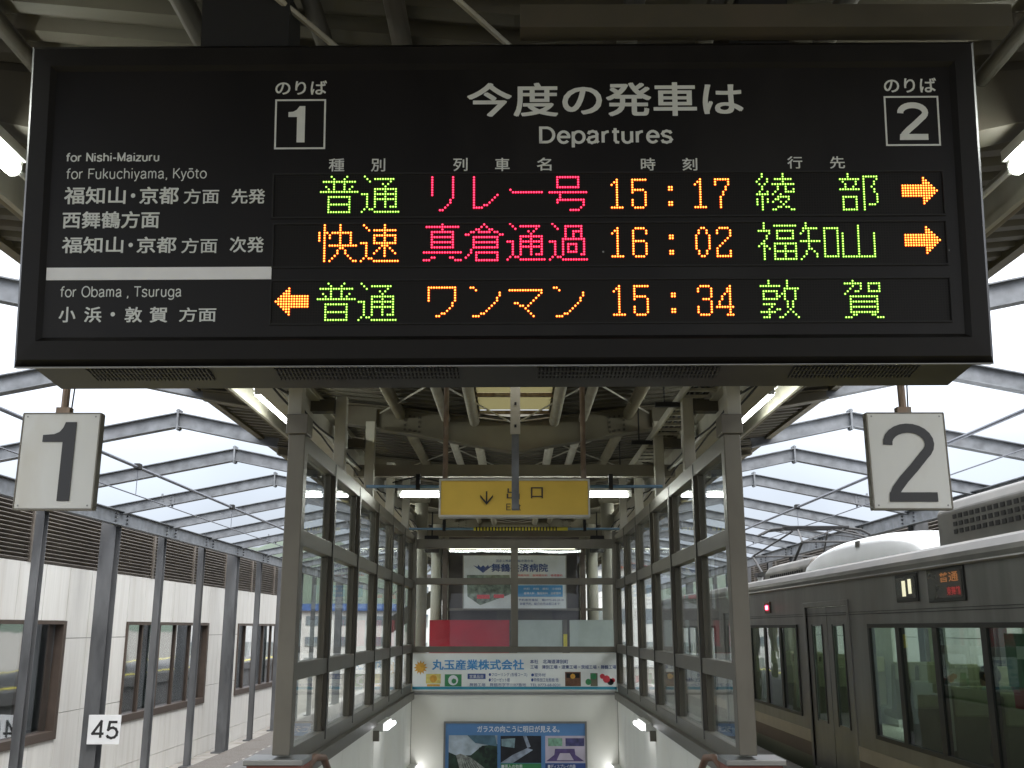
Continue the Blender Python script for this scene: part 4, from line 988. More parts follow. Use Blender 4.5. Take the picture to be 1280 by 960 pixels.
# ------------------------------------------------------------------ departure board
def numeral_two(b, xc, zc, w, h, th, y):
    """a '2' as one thick stroke: arc, sweep and foot, filling the box w x h round (xc, zc)"""
    k = w / .241; kz = h / .395; pts = []
    for i in range(15):
        a = R(185 - i * 15.5); pts.append((xc + .105 * k * math.cos(a), zc + .0955 * kz + .0785 * kz * math.sin(a)))
    pts += [(xc + (px_) * k, zc + pz_ * kz) for px_, pz_ in ((.071, .035), (.016, -.028), (-.039, -.085), (-.079, -.135), (-.096, -.172))]
    L = []; Rr = []
    for i, p in enumerate(pts):
        q0 = pts[max(0, i - 1)]; q1 = pts[min(len(pts) - 1, i + 1)]
        dx, dz = q1[0] - q0[0], q1[1] - q0[1]; n_ = math.hypot(dx, dz); nx, nz = -dz / n_, dx / n_
        L.append((p[0] + nx * th / 2, y, p[1] + nz * th / 2)); Rr.append((p[0] - nx * th / 2, y, p[1] - nz * th / 2))
    m_ = len(pts); b.add(L + Rr, [(i, i + 1, m_ + i + 1, m_ + i) for i in range(m_ - 1)])
    b.add([(xc - .120 * k, y - .0003, zc - h / 2), (xc + .121 * k, y - .0003, zc - h / 2), (xc + .121 * k, y - .0003, zc - h / 2 + th), (xc - .116 * k, y - .0003, zc - h / 2 + th)], [(0, 1, 2, 3)])
BC = (-0.0441, 3.5, 3.1585)
BR = (Matrix.Rotation(-.0019, 3, 'Z') @ Matrix.Rotation(.1109, 3, 'X') @ Matrix.Rotation(-.0032, 3, 'Y')).to_euler()
bd = thing("departure_board", "large black departure board with red, green and orange LED rows", "departure board", (BC[0] * .88, BC[1] * .88, 1.6 + (BC[2] - 1.6) * .88), rot=BR); bd.scale = (.88,) * 3
def BB(mb, name, mat, parent=None, **k): return mb.build(name, mat, parent or bd, local=True, **k)
# frame: four mitred bars, bevelled outwards
W0, H0, W1, H1, W2, H2 = 1.81, .625, 1.786, .600, 1.700, .512
def ring(w, h, y): return [(-w, y, -h), (w, y, -h), (w, y, h), (-w, y, h)]
rr = [ring(W0, H0, .035), ring(W1, H1, .0), ring(1.72, .532, -.002), ring(W2, H2, .022)]
for k in range(4):
    k2 = (k + 1) % 4
    b = MB(); vs = [q[k] for q in rr] + [q[k2] for q in rr]
    b.add(vs, [(0, 1, 5, 4), (1, 2, 6, 5), (2, 3, 7, 6), (0, 4, 7, 3), (0, 3, 2, 1), (4, 5, 6, 7)]); BB(b, "frame_bar", M['board'])
b = MB()
vs = [(-1.77, .036, -.60), (1.77, .036, -.60), (1.77, .036, .60), (-1.77, .036, .60), (-1.75, .30, -.672), (1.75, .30, -.672), (1.75, .30, .60), (-1.75, .30, .60)]
b.add(vs, [(0, 1, 2, 3), (4, 7, 6, 5), (0, 4, 5, 1), (1, 5, 6, 2), (2, 6, 7, 3), (3, 7, 4, 0)]); BB(b, "body", M['board_under'])
b = MB(); b.quad(-W2 - .01, -H2 - .01, W2 + .01, H2 + .01, .018)
BB(b, "face_panel", M['board_face'], recalc=False)
b = MB(); b.box(-1.80, .01, -.628, 1.80, .04, -.6255); BB(b, "bottom_trim", M['cap'])
# ventilation grilles of the underside
def under(y): return -.60 - .072 * (y - .036) / .264
for (a, c) in ((-1.57, -1.11), (-.86, -.17), (.13, .82), (1.1, 1.57)):
    b = MB(); b.add([(a, .10, under(.10) - .001), (c, .10, under(.10) - .001), (c, .21, under(.21) - .001), (a, .21, under(.21) - .001)], [(0, 1, 2, 3)])
    gr = BB(b, "vent_grille", M['slot'], recalc=False)  # dark strip painted for the shade of a recess behind the bars
    b = MB(); x = a
    while x < c:
        b.bar((x, .10, under(.10) - .004), (x, .21, under(.21) - .004), .006, .006); x += .0145
    for yy in (.137, .174): b.bar((a, yy, under(yy) - .004), (c, yy, under(yy) - .004), .006, .006)
    tag(BB(b, "grille_bars", M['board_under'], gr), kind='stuff')
# display windows, divider, numbers boxes
for i, (x0, z0, x1, z1) in enumerate(LED_WINDOWS):
    b = MB(); b.quad(x0, z0, x1, z1, .0165); w = BB(b, "display_window", M['matrix'], recalc=False)
    b = MB()
    for (a, c, d, e2) in ((x0 - .006, z0 - .006, x1 + .006, z0), (x0 - .006, z1, x1 + .006, z1 + .006), (x0 - .006, z0, x0, z1), (x1, z0, x1 + .006, z1)): b.box(a, .010, c, d, .0175, e2)
    BB(b, "window_rim", M['slot'], w)
x0, z0, x1, z1 = DIVIDER
b = MB(); b.box(-1.699, .0130, z0, x1, .0175, z1); BB(b, "divider_strip", M['divider'])
for (x0, z0, x1, z1) in NUM_BOXES:
    b = MB(); q = .0068
    for (a, c, d, e2) in ((x0, z0, x1, z0 + q), (x0, z1 - q, x1, z1), (x0, z0 + q, x0 + q, z1 - q), (x1 - q, z0 + q, x1, z1 - q)): b.quad(a, c, d, e2, .0165)
    BB(b, "number_box", M['white_letter'], recalc=False)
for s, bx4, bold in BOARD_TEXT:
    if s == "1":
        x0, z0, x1, z1 = bx4; w = x1 - x0; h = z1 - z0
        b = MB(); b.add([(x0 + .52 * w, .0165, z0), (x1, .0165, z0), (x1, .0165, z1), (x0 + .66 * w, .0165, z1), (x0 + .50 * w, .0165, z1 - .10 * h), (x0 + .28 * w, .0165, z1 - .155 * h), (x0, .0165, z1 - .165 * h), (x0, .0165, z1 - .30 * h), (x0 + .52 * w, .0165, z1 - .30 * h)], [(0, 1, 2, 3, 4, 5, 6, 7, 8)])
        BB(b, "lettering", M['white_letter'], recalc=False)
    elif s == "2":
        x0, z0, x1, z1 = bx4; b = MB(); numeral_two(b, (x0 + x1) / 2, (z0 + z1) / 2, x1 - x0, z1 - z0, .0235, .0165); BB(b, "lettering", M['white_letter'], recalc=False)
    else: text(s, bx4, .0165, M['white_letter'], bd, bold, local=True)
# LED characters: one lens per lit dot, its bright core in a glowing rim that paints the halo
G = {
'普': "4,10;5,9;1-13;5,9;2,5,9,12;3,5,9,11;0-14;;3-11;3,11;3,11;3-11;3,11;3,11;3-11",
'通': "1;2,5-12;3,11;8,10;9;5-13;5,9,13;0-2,5-13;2,5,9,13;2,5-13;2,5,9,13;2,5,9,13;2,5,9,11-13;1,3,4;0,5-14",
'快': "2,8;2,8;2,8;0,2,3,5-12;0,2,4,8,12;0,2,4,8,12;0,2,8,12;2,8,12;2,4-14;2,8,9;2,7,10;2,7,10;2,6,11;2,5,12;2,4,13,14",
'速': "1,9;2,9;3,5-13;9;5-13;5,9,13;5,9,13;0-2,5-13;2,8-10;2,7,9,11;2,6,9,12;2,5,9,13;2,9;1,3,4;0,5-14",
'リ': "3,11;3,11;3,11;3,11;3,11;3,11;3,11;3,11;11;10;10;9;8;6,7",
'レ': "3;3;3;3;3;3;3;3,12;3,11;3,10;3,9;3,7,8;3-6",
'ー': ";;;;;1;2-13",
'号': "3-11;3,11;3,11;3,11;3-11;;0-14;4;4;3-13;3,13;13;12;8-11",
'真': "7;1-13;7;3-11;3,11;3-11;3,11;3-11;3,11;3-11;;0-14;;3,4,10,11;0-2,12-14",
'倉': "7;6,8;4,5,9,10;2,3,5-9,11,12;0,1,13,14;3-12;3,12;3-12;3,12;3-12;2;2,4-12;1,4,12;0,4,12;4-12",
'過': "1;2,6-12;3,6,12;6,9-12;6,9,12;6,9,12;5-13;0-2,5,13;2,5,7-10,13;2,5,7,10,13;2,5,7,10,13;2,5,7-10,13;2,5,12,13;1,3,4;0,5-14",
'ワ': ";2-12;2,12;2,12;2,12;2,12;2,12;11;11;10;9;7,8;5,6",
'ン': ";2,3;4;13;13;12;12;11;10;9;8;6,7;3-5",
'マ': ";;1-13;13;12;11;10;3,4,9;5,6,8;7;8;9;10",
'1': "2;1,2;0,2;2;2;2;2;2;2;2;2;0-4",
'5': "0-5;0;0;0;0-4;0,5;5;5;0,5;0,5;0,5;1-4",
'6': "1-4;0,5;0,5;0;0;0-4;0,5;0,5;0,5;0,5;0,5;1-4",
'7': "0-5;0,5;0,5;4;4;3;3;2;2;2;2;2",
'0': "2,3;1,4;1,4;0,5;0,5;0,5;0,5;0,5;0,5;1,4;1,4;2,3",
'2': "1-4;0,5;0,5;5;4;3;2;1;0;0,5;0,5;0-5",
'3': "1-4;0,5;0,5;5;5;2-4;5;5;0,5;0,5;0,5;1-4",
'4': "5;4,5;4,5;3,5;2,5;2,5;1,5;1,5;0-6;5;5;4-6",
':': ";;;22,23;22,23;;;;;22,23;22,23",
'綾': "2,10;2,10;1,4,7-13;0,4,10;1,3,6-14;2,8,11;2,8,11,14;1,4,7,11-14;0-4,6,9;2,8-12;0,2,4,7,8,12;0,2,4,6,9,11;0,2,10;2,8,9,11,12;2,6,7,13,14",
'部': "3;3,9-14;0-7,9,14;1,6,9,13;2,6,9,13;2,5,9,12;0-7,9,13;9,13;9,14;1-6,9,14;1,6,9,14;1,6,9,14;1,6,9,11-13;1,6,9;1-6,9",
'福': "2;2,6-14;2;0-4,7-13;4,7,13;3,7,13;3,7-13;2;1,2,6-14;0,2,3,6,10,14;2,4,6,10,14;2,6-14;2,6,10,14;2,6,10,14;2,6-14",
'知': "2;2;1-6,9-14;1,3,9,14;0,3,9,14;3,9,14;3,9,14;0-7,9,14;3,9,14;3,9,14;3,4,9,14;2,5,9,14;2,6,9,14;1,6,9-14;0",
'山': ";6;6;6;0,6,12;0,6,12;0,6,12;0,6,12;0,6,12;0,6,12;0,6,12;0,6,12;0,6,12;0-12",
'敦': "3,10;3,10;0-7,10;9-14;1-6,9,13;1,6,8,9,13;1,6,7,9,13;1-6,9,13;10,12;1-5,10,12;4,10,12;3,6,7,11;0-5,10,12;3,9,13;1-3,7,8,14",
'賀': "3;0-6,9-13;3,6,9,13;2,6,9,13;1,4,5,9-13;0;2-12;2,12;2-12;2,12;2-12;2,12;2-12;3,4,10,11;0-2,12-14",
'<': "5;4,5;3-5;2-12;1-12;0-12;1-12;2-12;3-5;4,5;5",
'>': "8;8,9;8-10;0-11;0-12;0-13;0-12;0-11;8-10;8,9;8",
}
LP = .00979
def glyph_mesh(ch, col):
    b = MB()
    NB = 8
    for r_, row in enumerate(G[ch].split(';')):
        if not row: continue
        for part in row.split(','):
            a, _, c = part.partition('-'); c = c or a
            for q in range(int(a), int(c) + 1):
                x, z = q * LP, -r_ * LP
                vs = []
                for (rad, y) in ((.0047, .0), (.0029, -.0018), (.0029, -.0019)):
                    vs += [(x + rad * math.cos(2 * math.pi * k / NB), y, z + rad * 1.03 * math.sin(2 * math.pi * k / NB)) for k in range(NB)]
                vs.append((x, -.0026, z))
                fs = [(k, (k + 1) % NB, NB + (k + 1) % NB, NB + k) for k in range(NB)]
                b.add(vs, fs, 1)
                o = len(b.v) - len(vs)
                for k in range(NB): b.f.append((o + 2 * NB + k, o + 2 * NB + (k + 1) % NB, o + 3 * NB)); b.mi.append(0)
    return b
gc = {}
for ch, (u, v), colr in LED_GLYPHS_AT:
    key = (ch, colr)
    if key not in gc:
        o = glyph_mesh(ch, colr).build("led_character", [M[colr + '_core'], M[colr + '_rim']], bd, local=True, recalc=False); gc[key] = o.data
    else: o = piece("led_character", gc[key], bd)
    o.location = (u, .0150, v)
for (a, c) in ((-1.17, -.83), (.925, 1.11)):
    b = MB(); b.box(a, .06, .601, c, .26, .86); BB(b, "hanger", M['hanger'])
for (u, v) in ((1.66, -.20), (.375, -.20)):
    b = MB(); b.disc(u, v, .004, .0155, 8); BB(b, "screw", M['cap'], recalc=False)
# ------------------------------------------------------------------ platform number signs
def num_sign(name_n, x0, x1, side):
    t = thing("platform_number_sign", "white square sign with a black %s hanging at the %s of the board" % (name_n, side), "sign", ((x0 + x1) / 2, 5, 2.4), "platform number signs")
    b = MB(); b.box(x0, 5, 2.175, x1, 5.045, 2.655); b.build("panel", M['sign_white'], t, bevel=.003)
    b = MB()
    for (a, c, d, e2) in ((x0 - .004, 2.169, x1 + .004, 2.175), (x0 - .004, 2.655, x1 + .004, 2.661), (x0 - .006, 2.175, x0, 2.655), (x1, 2.175, x1 + .006, 2.655)): b.box(a, 4.998, c, d, 5.05, e2)
    b.build("edge_strip", M['alu'], t)
    xc = (x0 + x1) / 2
    for (u, v) in ((x0 + .02, 2.19), (x1 - .02, 2.19), (x0 + .02, 2.64), (x1 - .02, 2.64)):
        b = MB(); b.disc(u, v, .005, 4.9975, 8); b.build("screw", M['cap'], t, recalc=False)
    b = MB(); b.box(xc - .035, 5.0, 2.661, xc + .035, 5.045, 2.69); b.build("bracket", M['rust'], t)
    b = MB(); b.tube([(xc + .03, 5.03, 2.67), (xc + .045, 5.03, 3.0), (xc + .03, 5.03, 3.9)], .004, 5); b.build("wire", M['slot'], t)
    b = MB(); b.tube([(xc, 5.02, 2.66), (xc, 5.02, 4.02)], .02, 8); b.build("hanging_rod", M['rust'], t)
    b = MB()
    if name_n == "1":
        w, h = .165, .400; xa, za = xc - .085, 2.212
        P = [(.62, 0), (1.0, 0), (1.0, 1.0), (.66, 1.0), (.60, .93), (.50, .875), (.34, .845), (0, .835), (0, .745), (.62, .745)]
        b.add([(xa + p[0] * w, 4.9965, za + p[1] * h) for p in P], [tuple(range(len(P)))])
    else:
        numeral_two(b, xc + .004, 2.405, .241, .395, .047, 4.9965)
    b.build("numeral", M['black'], t, recalc=False)
num_sign("1", -2.485, -2.100, "left"); num_sign("2", 1.785, 2.168, "right")
# car stop number plate on the heavy column
t = thing("number_plate", "small white plate reading 45 on a thick steel column beside the left track", "sign", (-7.21, 18.6, -.13))
b = MB(); b.box(-7.49, 18.60, -.38, -6.92, 18.62, .11); b.build("panel", M['white45'], t, bevel=.003)
text("45", (-7.43, -.30, -6.94, .03), 18.597, M['black'], t, .015)
# ------------------------------------------------------------------ the train at the right platform
tr = thing("commuter_train", "grey stainless commuter train standing at the right platform", "train", (5.05, 12, -1.1))
TX, TY0, TY1 = 3.6, 3.0, 26.0
groups = [(3.3, 6.4), (6.75, 10.56), (13.2, 15.8), (18.6, 22.4)]
doors = [(11.2, 12.8), (16.2, 17.8)]
def wallboxes(b, X, sg):
    x0, x1 = X, X + sg * .05
    op = sorted([(a, c, .53, 1.64) for a, c in groups] + [(a, c, .0, 1.84) for a, c in doors])
    b.box(x0, TY0, 1.84, x1, TY1, 2.13); y = TY0
    for (a, c, z0, z1) in op:
        b.box(x0, y, -.15, x1, a, 1.84)
        if z0 > 0: b.box(x0, a, -.15, x1, c, z0)
        if z1 < 1.84: b.box(x0, a, z1, x1, c, 1.84)
        y = c
    b.box(x0, y, -.15, x1, TY1, 1.84)
b = MB(); wallboxes(b, TX, 1); body = b.build("side_wall", M['steel_train'], tr)
b = MB(); wallboxes(b, 6.5, -1); b.build("side_wall", M['train_in'], tr)
b = MB()   # shoulder and roof profile
prof = [(3.585, 2.10), (3.585, 2.16), (3.60, 2.20), (3.68, 2.27), (3.80, 2.31), (4.1, 2.36), (5.05, 2.42), (6.0, 2.36), (6.3, 2.31), (6.5, 2.2), (6.5, 2.1), (6.4, 2.1), (6.2, 2.24), (5.05, 2.34), (3.9, 2.24), (3.7, 2.1)]
b.prism(prof, 1, TY0, TY1); b.build("roof", M['steel_roof'], tr)
b = MB(); b.tube([(3.575, TY0, 2.105), (3.575, TY1, 2.105)], .014, 6); b.build("rain_gutter", M['steel_train'], tr)
b = MB(); b.box(3.6, TY0, -.3, 6.5, TY1, -.16); b.box(3.62, TY0, -.95, 6.48, TY1, -.3); b.build("underframe", M['dark'], tr)
b = MB(); b.box(3.655, TY0 + .1, -.158, 6.445, TY1 - .1, -.02); b.build("floor", M['train_in'], tr)
b = MB(); b.box(3.7, TY0, 2.02, 6.4, TY1, 2.09); b.build("ceiling", M['train_in'], tr)
for xx in (4.3, 5.8):
    b = MB(); b.box(xx - .06, TY0 + .4, 1.985, xx + .06, TY1 - .4, 2.019); b.build("ceiling_lamp", M['train_lamp'], tr)
b = MB(); b.box(3.6, TY0, -.15, 6.5, TY0 + .05, 2.2); b.box(3.6, TY1 - .05, -.15, 6.5, TY1, 2.2); b.build("end_wall", M['steel_train'], tr)
# stripes, butted between the doors
ye = [TY0] + [q for d in doors for q in d] + [TY1]
for i in range(0, len(ye), 2):
    b = MB(); b.box(3.594, ye[i] + .02, .26, 3.5995, ye[i + 1] - .02, .40); b.build("cream_stripe", M['cream'], tr)
    b = MB(); b.box(3.594, ye[i] + .02, .10, 3.5995, ye[i + 1] - .02, .26); b.build("brown_stripe", M['brown_stripe'], tr)
    b = MB(); b.box(3.596, ye[i] + .02, -.15, 3.5997, ye[i + 1] - .02, .10); b.build("lower_reflection", M['train_low'], tr)
def window_band(a, c, mulls):
    b = MB(); x0, x1 = 3.585, 3.64
    b.box(x0, a, 1.60, x1, c, 1.64); b.box(x0, a, .53, x1, c, .57); b.box(x0, a, .57, x1, a + .06, 1.60); b.box(x0, c - .06, .57, x1, c, 1.60)
    w = b.build("window", M['dark'], tr, bevel=.004)
    ys = [a + .06] + list(mulls) + [c - .06]
    for m_ in mulls:
        q = MB(); q.box(x0, m_ - .05, .57, x1, m_ + .05, 1.60); q.v = [tuple(Vector(v) - Vector(tr['_w'])) for v in q.v]; q.build("mullion", M['dark'], w, local=True)
    for i in range(len(ys) - 1):
        q = MB(); q.box(3.598, ys[i] + (.05 if i else 0), .57, 3.604, ys[i + 1] - (.05 if i < len(ys) - 2 else 0), 1.60)
        q.v = [tuple(Vector(v) - Vector(tr['_w'])) for v in q.v]; q.build("pane", M['glass_train'], w, local=True)
window_band(3.3, 6.4, (4.3, 5.3)); window_band(6.75, 10.56, (7.95, 8.88, 9.74)); window_band(13.2, 15.8, (14.05, 14.9)); window_band(18.6, 22.4, (19.6, 20.5, 21.4))
for (a, c) in doors:
    m_ = (a + c) / 2
    b = MB(); b.box(3.588, a - .07, .0, 3.64, a, 1.90); b.box(3.588, c, .0, 3.64, c + .07, 1.90); b.box(3.588, a, 1.84, 3.64, c, 1.90); b.build("door_frame", M['steel_train'], tr, bevel=.006)
    for (p, q) in ((a + .005, m_ - .008), (m_ + .008, c - .005)):
        b = MB(); w0, w1 = p + .2, q - .2
        b.box(3.615, p, 0, 3.65, w0, 1.835); b.box(3.615, w1, 0, 3.65, q, 1.835); b.box(3.615, w0, 0, 3.65, w1, .55); b.box(3.615, w0, 1.62, 3.65, w1, 1.835)
        d = b.build("door_leaf", M['steel_train'], tr)
        g = MB(); g.box(3.622, w0, .55, 3.628, w1, 1.62); g.v = [tuple(Vector(v) - Vector(tr['_w'])) for v in g.v]; g.build("pane", M['glass_train'], d, local=True)
        g = MB()
        for (e0, e1, f0, f1) in ((w0 - .02, w0 + .01, .53, 1.64), (w1 - .01, w1 + .02, .53, 1.64)): g.box(3.608, e0, f0, 3.6145, e1, f1)
        g.v = [tuple(Vector(v) - Vector(tr['_w'])) for v in g.v]; g.build("pane_seal", M['dark'], d, local=True)
    b = MB(); b.box(3.645, m_ - .008, 0, 3.655, m_ + .008, 1.83); b.build("door_seal", M['dark'], tr)
# seams, destination windows, marker lamp
b = MB(); b.box(3.594, TY0, 1.735, 3.5995, TY1, 1.742); b.box(3.594, TY0, 1.76, 3.5995, TY1, 1.765); b.build("panel_seam", M['dark'], tr)
def disp(a, c, z0, z1, lines):
    b = MB(); b.box(3.585, a, z0, 3.598, c, z1); w = b.build("destination_display", M['dark'], tr, bevel=.006)
    b = MB(); b.box(3.580, a + .03, z0 + .03, 3.5845, c - .03, z1 - .03); b.build("display_glass", pm("display_dark", (.06, .06, .055), .2, 0, .1), tr)
    for (s, mm, ya, yb, za, zb) in lines:
        vs, fs = text_raw(s, .01); xs = [v[0] for v in vs]; zs = [v[1] for v in vs]
        q = MB(); q.add([(3.5785, yb - (v[0] - min(xs)) / (max(xs) - min(xs)) * (yb - ya), za + (v[1] - min(zs)) / (max(zs) - min(zs)) * (zb - za)) for v in vs], fs)
        q.build("led_lettering", M[mm], tr, recalc=False)
M['disp_orange'] = em("display_orange", (1, .35, .08), .10, (.1, .05, .02)); M['disp_red'] = em("display_red", (1, .06, .06), .09, (.1, .02, .02)); M['disp_warm'] = em("display_glint_warm", (1, .95, .6), .25)
disp(9.16, 9.68, 1.83, 2.08, [])
b = MB(); b.box(3.577, 9.28, 1.90, 3.580, 9.35, 2.03); b.box(3.577, 9.42, 1.88, 3.580, 9.50, 2.02); b.build("display_glint", M['disp_warm'], tr)  # two warm reflections in the display glass, made as glowing strips
disp(8.2, 8.93, 1.81, 2.09, [("普通", 'disp_orange', 8.28, 8.65, 1.97, 2.05), ("東舞鶴", 'disp_red', 8.26, 8.52, 1.86, 1.93)])
b = MB(); b.box(3.58, 14.5, 1.80, 3.6, 14.8, 1.96); b.build("lamp_housing", M['brown_stripe'], tr, bevel=.01)
b = MB(); b.box(3.570, 14.60, 1.85, 3.580, 14.70, 1.905); b.build("marker_lamp", M['red_lamp'], tr)
# interior: seats
sp = None
for y in [3.6 + .91 * k for k in range(22)]:
    if any(a - .55 < y < c + .2 for a, c in doors): continue
    for xx in (3.72, 5.55):
        if sp is None:
            b = MB(); b.prism([(0, 0.30), (.48, .33), (.48, .42), (.14, .42), (.02, 1.10), (-.09, 1.10), (-.04, .3)], 0, 0, .86)
            o = b.build("seat", M['seat'], tr, local=True, bevel=.03); sp = o
            b = MB(); b.prism([(.035, .86), (.0, 1.115), (-.105, 1.115), (-.085, .86)], 0, .02, .84); hc = b.build("headrest_cover", M['seat_cover'], o, local=True, bevel=.02)
        else:
            o = copy_tree(sp, tr)
        o.location = (xx - 5.05, y - 12, 1.1 - .0)
# ad poster inside the near window
b = MB(); b.box(3.66, 6.82, 1.18, 3.665, 7.78, 1.56); p_ = b.build("ad_poster", M['poster_green'], tr)
b = MB(); b.box(3.66, 6.82, 1.03, 3.665, 7.72, 1.16); b.build("red_notice", M['poster_red'], tr)
b = MB()
for (ya, yb, za, zb, mi) in ((7.45, 7.6, 1.38, 1.47, 0), (7.28, 7.4, 1.36, 1.50, 1), (7.12, 7.2, 1.34, 1.48, 0), (7.0, 7.08, 1.34, 1.44, 0)): b.box(3.655, ya, za, 3.659, yb, zb, mi)
b.build("printed_picture", [M['print_white'], M['print_orange']], tr)
for zz in (1.95,):
    b = MB(); b.tube([(4.25, TY0 + .3, 1.80), (4.25, TY1 - .3, 1.80)], .012, 6); b.build("grab_rail", M['cap'], tr)
for y in (7.1, 8.9, 9.9, 13.6, 15.4):   # pale curtain strips by the windows
    b = MB(); b.box(3.67, y, .6, 3.69, y + .12, 1.6); b.build("curtain", M['train_in'], tr)
# roof equipment
b = MB()
NY, NXX = 26, 12
vs = []
for i in range(NY + 1):
    t_ = i / NY; y = 10.1 + 4.3 * t_
    f = (1 - abs(2 * t_ - 1) ** 2.6) ** .5 if 0 < t_ < 1 else 0
    f = min(1, f) * (.86 + .14 * t_)
    for j in range(NXX + 1):
        a = math.pi * j / NXX; cx_ = math.cos(a); s_ = math.sin(a)
        vs.append((5.05 - 1.0 * math.copysign(abs(cx_) ** .45, cx_), y, 2.30 + .42 * f * s_ ** .35 if s_ > 0.001 else 2.30))
fs = [(i * (NXX + 1) + j, i * (NXX + 1) + j + 1, (i + 1) * (NXX + 1) + j + 1, (i + 1) * (NXX + 1) + j) for i in range(NY) for j in range(NXX)]
b.add(vs, fs); b.build("roof_hood", M['train_white'], tr, smooth=True)
b = MB(); b.box(4.06, 12.0, 2.53, 4.075, 12.14, 2.60); b.build("hood_plate", M['steel_roof'], tr)
def grillbox(y0, y1, z1, name):
    b = MB(); b.prism([(4.15, 2.28), (4.15, z1 - .16), (4.22, z1 - .06), (4.4, z1), (5.7, z1), (5.88, z1 - .06), (5.95, z1 - .16), (5.95, 2.28)], 1, y0, y1)
    o = b.build(name, M['steel_roof'], tr, bevel=.02)
    q = MB(); n_ = int((y1 - y0 - .6) / .12)
    for i in range(n_):
        for j in range(3): q.box(4.142, y0 + .3 + i * .12, z1 - .38 + j * .07, 4.1495, y0 + .37 + i * .12, z1 - .34 + j * .07)
    q.v = [tuple(Vector(v) - Vector(tr['_w'])) for v in q.v]; tag(q.build("grille_holes", M['slot'], o, local=True), kind='stuff')
grillbox(6.2, 9.95, 2.84, "air_conditioner"); grillbox(14.45, 17.0, 2.62, "resistor_box")
# pantograph
b = MB(); b.tube([(4.15, 17.0, 3.12), (4.3, 17.0, 3.20), (4.6, 17.0, 3.235), (5.5, 17.0, 3.235), (5.8, 17.0, 3.20), (5.95, 17.0, 3.12)], .02, 8)
b.tube([(4.15, 17.35, 3.12), (4.3, 17.35, 3.20), (4.6, 17.35, 3.235), (5.5, 17.35, 3.235), (5.8, 17.35, 3.20), (5.95, 17.35, 3.12)], .02, 8)
b.box(4.5, 16.97, 3.235, 5.6, 17.03, 3.262); b.box(4.5, 17.32, 3.235, 5.6, 17.38, 3.262)
for xx in (4.55, 5.55): b.tube([(xx, 17.0, 3.21), (xx, 17.35, 3.21)], .014, 6)
b.build("pantograph_head", M['pantograph'], tr)
b = MB()
for xx, xt in ((4.4, 4.75), (5.7, 5.35)):
    for (y0, ym, y1) in ((16.2, 15.55, 17.0), (18.2, 18.85, 17.35)):
        b.tube([(xx, y0, 2.55), (xx - .0, ym, 2.88)], .022, 8); b.tube([(xx, ym, 2.88), (xt, y1, 3.2)], .016, 8)
b.tube([(4.4, 15.55, 2.88), (5.7, 15.55, 2.88)], .016, 8); b.tube([(4.4, 18.85, 2.88), (5.7, 18.85, 2.88)], .016, 8)
b.tube([(4.4, 15.55, 2.88), (5.35, 17.0, 3.2)], .01, 6); b.tube([(5.7, 15.55, 2.88), (4.75, 17.0, 3.2)], .01, 6)
b.build("pantograph_arms", M['pantograph'], tr)
b = MB(); b.box(4.3, 16.0, 2.48, 5.8, 16.1, 2.55); b.box(4.3, 18.3, 2.48, 5.8, 18.4, 2.55); b.box(4.35, 16.1, 2.49, 4.43, 18.3, 2.54); b.box(5.67, 16.1, 2.49, 5.75, 18.3, 2.54); b.build("pantograph_base", M['pantograph'], tr)
for (xx, yy) in ((4.4, 16.05), (5.7, 16.05), (4.4, 18.35), (5.7, 18.35)):
    b = MB(); b.tube([(xx, yy, 2.34), (xx, yy, 2.38), (xx, yy, 2.381), (xx, yy, 2.42), (xx, yy, 2.421), (xx, yy, 2.48)], [.06, .06, .04, .06, .04, .06], 10); b.build("insulator", M['train_white'], tr)
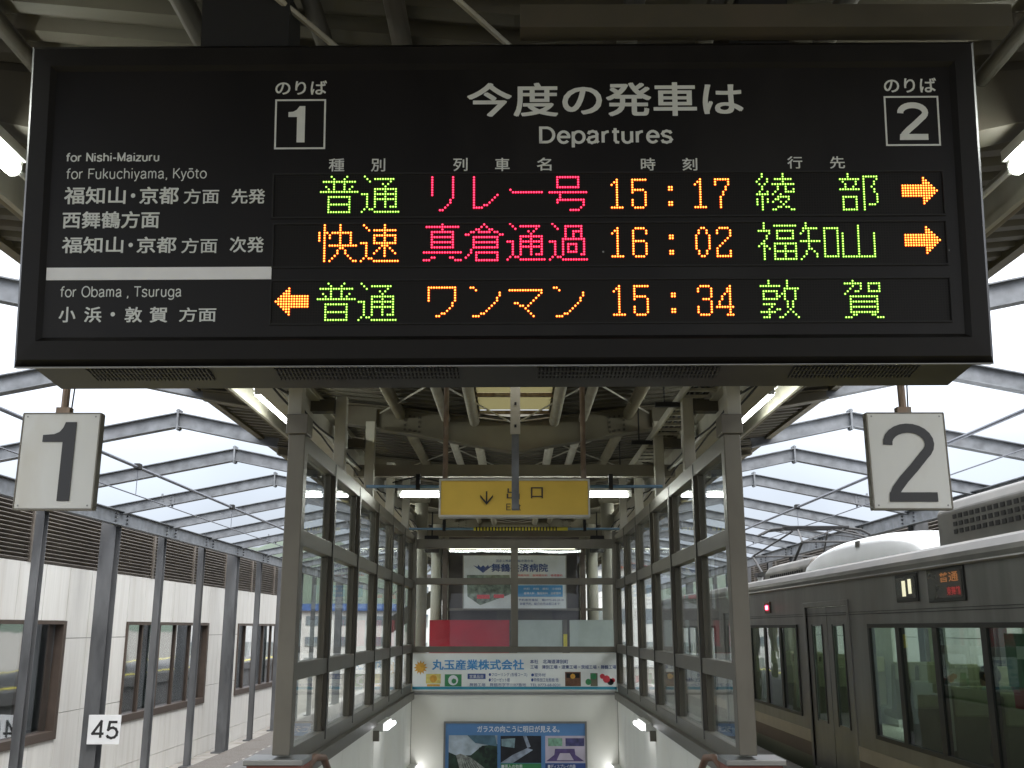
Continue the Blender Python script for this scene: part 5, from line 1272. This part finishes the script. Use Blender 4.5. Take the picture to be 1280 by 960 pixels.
# ------------------------------------------------------------------ seated passengers
def passenger(x, y, z, label, coat, lean=0.0):
    t = thing("person", label, "person", (x, y, z), "passengers seated in the train")
    J = [(0, 0, .50), (0, -.02, .72), (0, -.01, .94), (0, .0, 1.05), (0, .03, 1.12),            # pelvis chest shoulders neck head base
         (.11, .06, .47), (.12, .44, .50), (.12, .48, .06), (.12, .62, .03),
         (-.11, .06, .47), (-.12, .44, .50), (-.12, .48, .06), (-.12, .62, .03),
         (.20, 0, .95), (.24, .04, .70), (.14, .28, .62), (.10, .36, .62),
         (-.20, 0, .95), (-.24, .04, .70), (-.14, .28, .62), (-.10, .36, .62)]
    E = [(0, 1), (1, 2), (2, 3), (3, 4), (0, 5), (5, 6), (6, 7), (7, 8), (0, 9), (9, 10), (10, 11), (11, 12), (2, 13), (13, 14), (14, 15), (15, 16), (2, 17), (17, 18), (18, 19), (19, 20)]
    RR = [.15, .15, .13, .055, .05, .095, .07, .05, .045, .095, .07, .05, .045, .07, .05, .04, .035, .07, .05, .04, .035]
    me = bpy.data.meshes.new("body"); me.from_pydata([(p[0] + lean * p[2] * .2, p[1], p[2]) for p in J], E, [])
    o = bpy.data.objects.new("body", me); COL.objects.link(o); o.parent = t; me.materials.append(coat)
    md = o.modifiers.new("skin", 'SKIN'); sv = me.skin_vertices[0].data
    for i, r_ in enumerate(RR): sv[i].radius = (r_, r_)
    sv[0].use_root = True
    o.modifiers.new("sub", 'SUBSURF').levels = 1; o.modifiers["sub"].render_levels = 1
    lx = lean * .24
    def ball(nm, mat, cx, cy, cz, rx, ry, rz, cut=None):
        b = MB(); n1, n2 = 14, 9; vs = []
        for i in range(n2 + 1):
            ph = math.pi * i / n2
            for j in range(n1):
                th = 2 * math.pi * j / n1; dx, dy, dz = math.sin(ph) * math.cos(th), math.sin(ph) * math.sin(th), math.cos(ph)
                k = 1.0 - (.16 if dz < -.3 and dy < .3 else 0)
                vs.append((cx + rx * dx * k, cy + ry * dy * k, cz + rz * dz))
        fs = [(i * n1 + j, i * n1 + (j + 1) % n1, (i + 1) * n1 + (j + 1) % n1, (i + 1) * n1 + j) for i in range(n2) for j in range(n1)]
        b.add(vs, fs); return b.build(nm, mat, t, local=True, smooth=True)
    ball("head", M['skin'], lx, .035, 1.19, .078, .095, .118)
    ball("hair", M['hair'], lx, .012, 1.225, .088, .100, .105)
    b = MB(); b.add([(lx - .012, .125, 1.17), (lx + .012, .125, 1.17), (lx, .155, 1.165), (lx, .125, 1.205)], [(0, 1, 2), (0, 2, 3), (1, 3, 2)]); b.build("nose", M['skin'], t, local=True)
    for s in (-1, 1):
        b = MB(); b.disc(lx + s * .03, 1.19, .010, .128, 8); b.build("eye", M['hair'], t, local=True, recalc=False)
        for k in range(4):
            b = MB(); b.tube([(s * .10 + lx * .6 - s * .022 + .014 * k, .37, .62), (s * .10 + lx * .6 - s * .022 + .014 * k, .43 - .008 * abs(k - 1.5), .605), (s * .10 + lx * .6 - s * .022 + .014 * k, .45, .58)], .008, 6); b.build("finger", M['skin'], t, local=True)
    b = MB(); b.disc(lx, 1.13, .018, .121, 8); b.build("mouth", M['print_red'], t, local=True, recalc=False)
    return t
p1 = passenger(4.05, 8.46, -.04, "passenger in a dark coat behind the middle train window", M['cloth_dark'], .2)
p2 = passenger(4.3, 9.37, -.04, "passenger in a grey coat farther along the same train window", M['cloth_grey'], -.2)
p3 = passenger(4.05, 7.55, -.04, "dark haired passenger under the green poster in the train", M['cloth_dark'], 0)
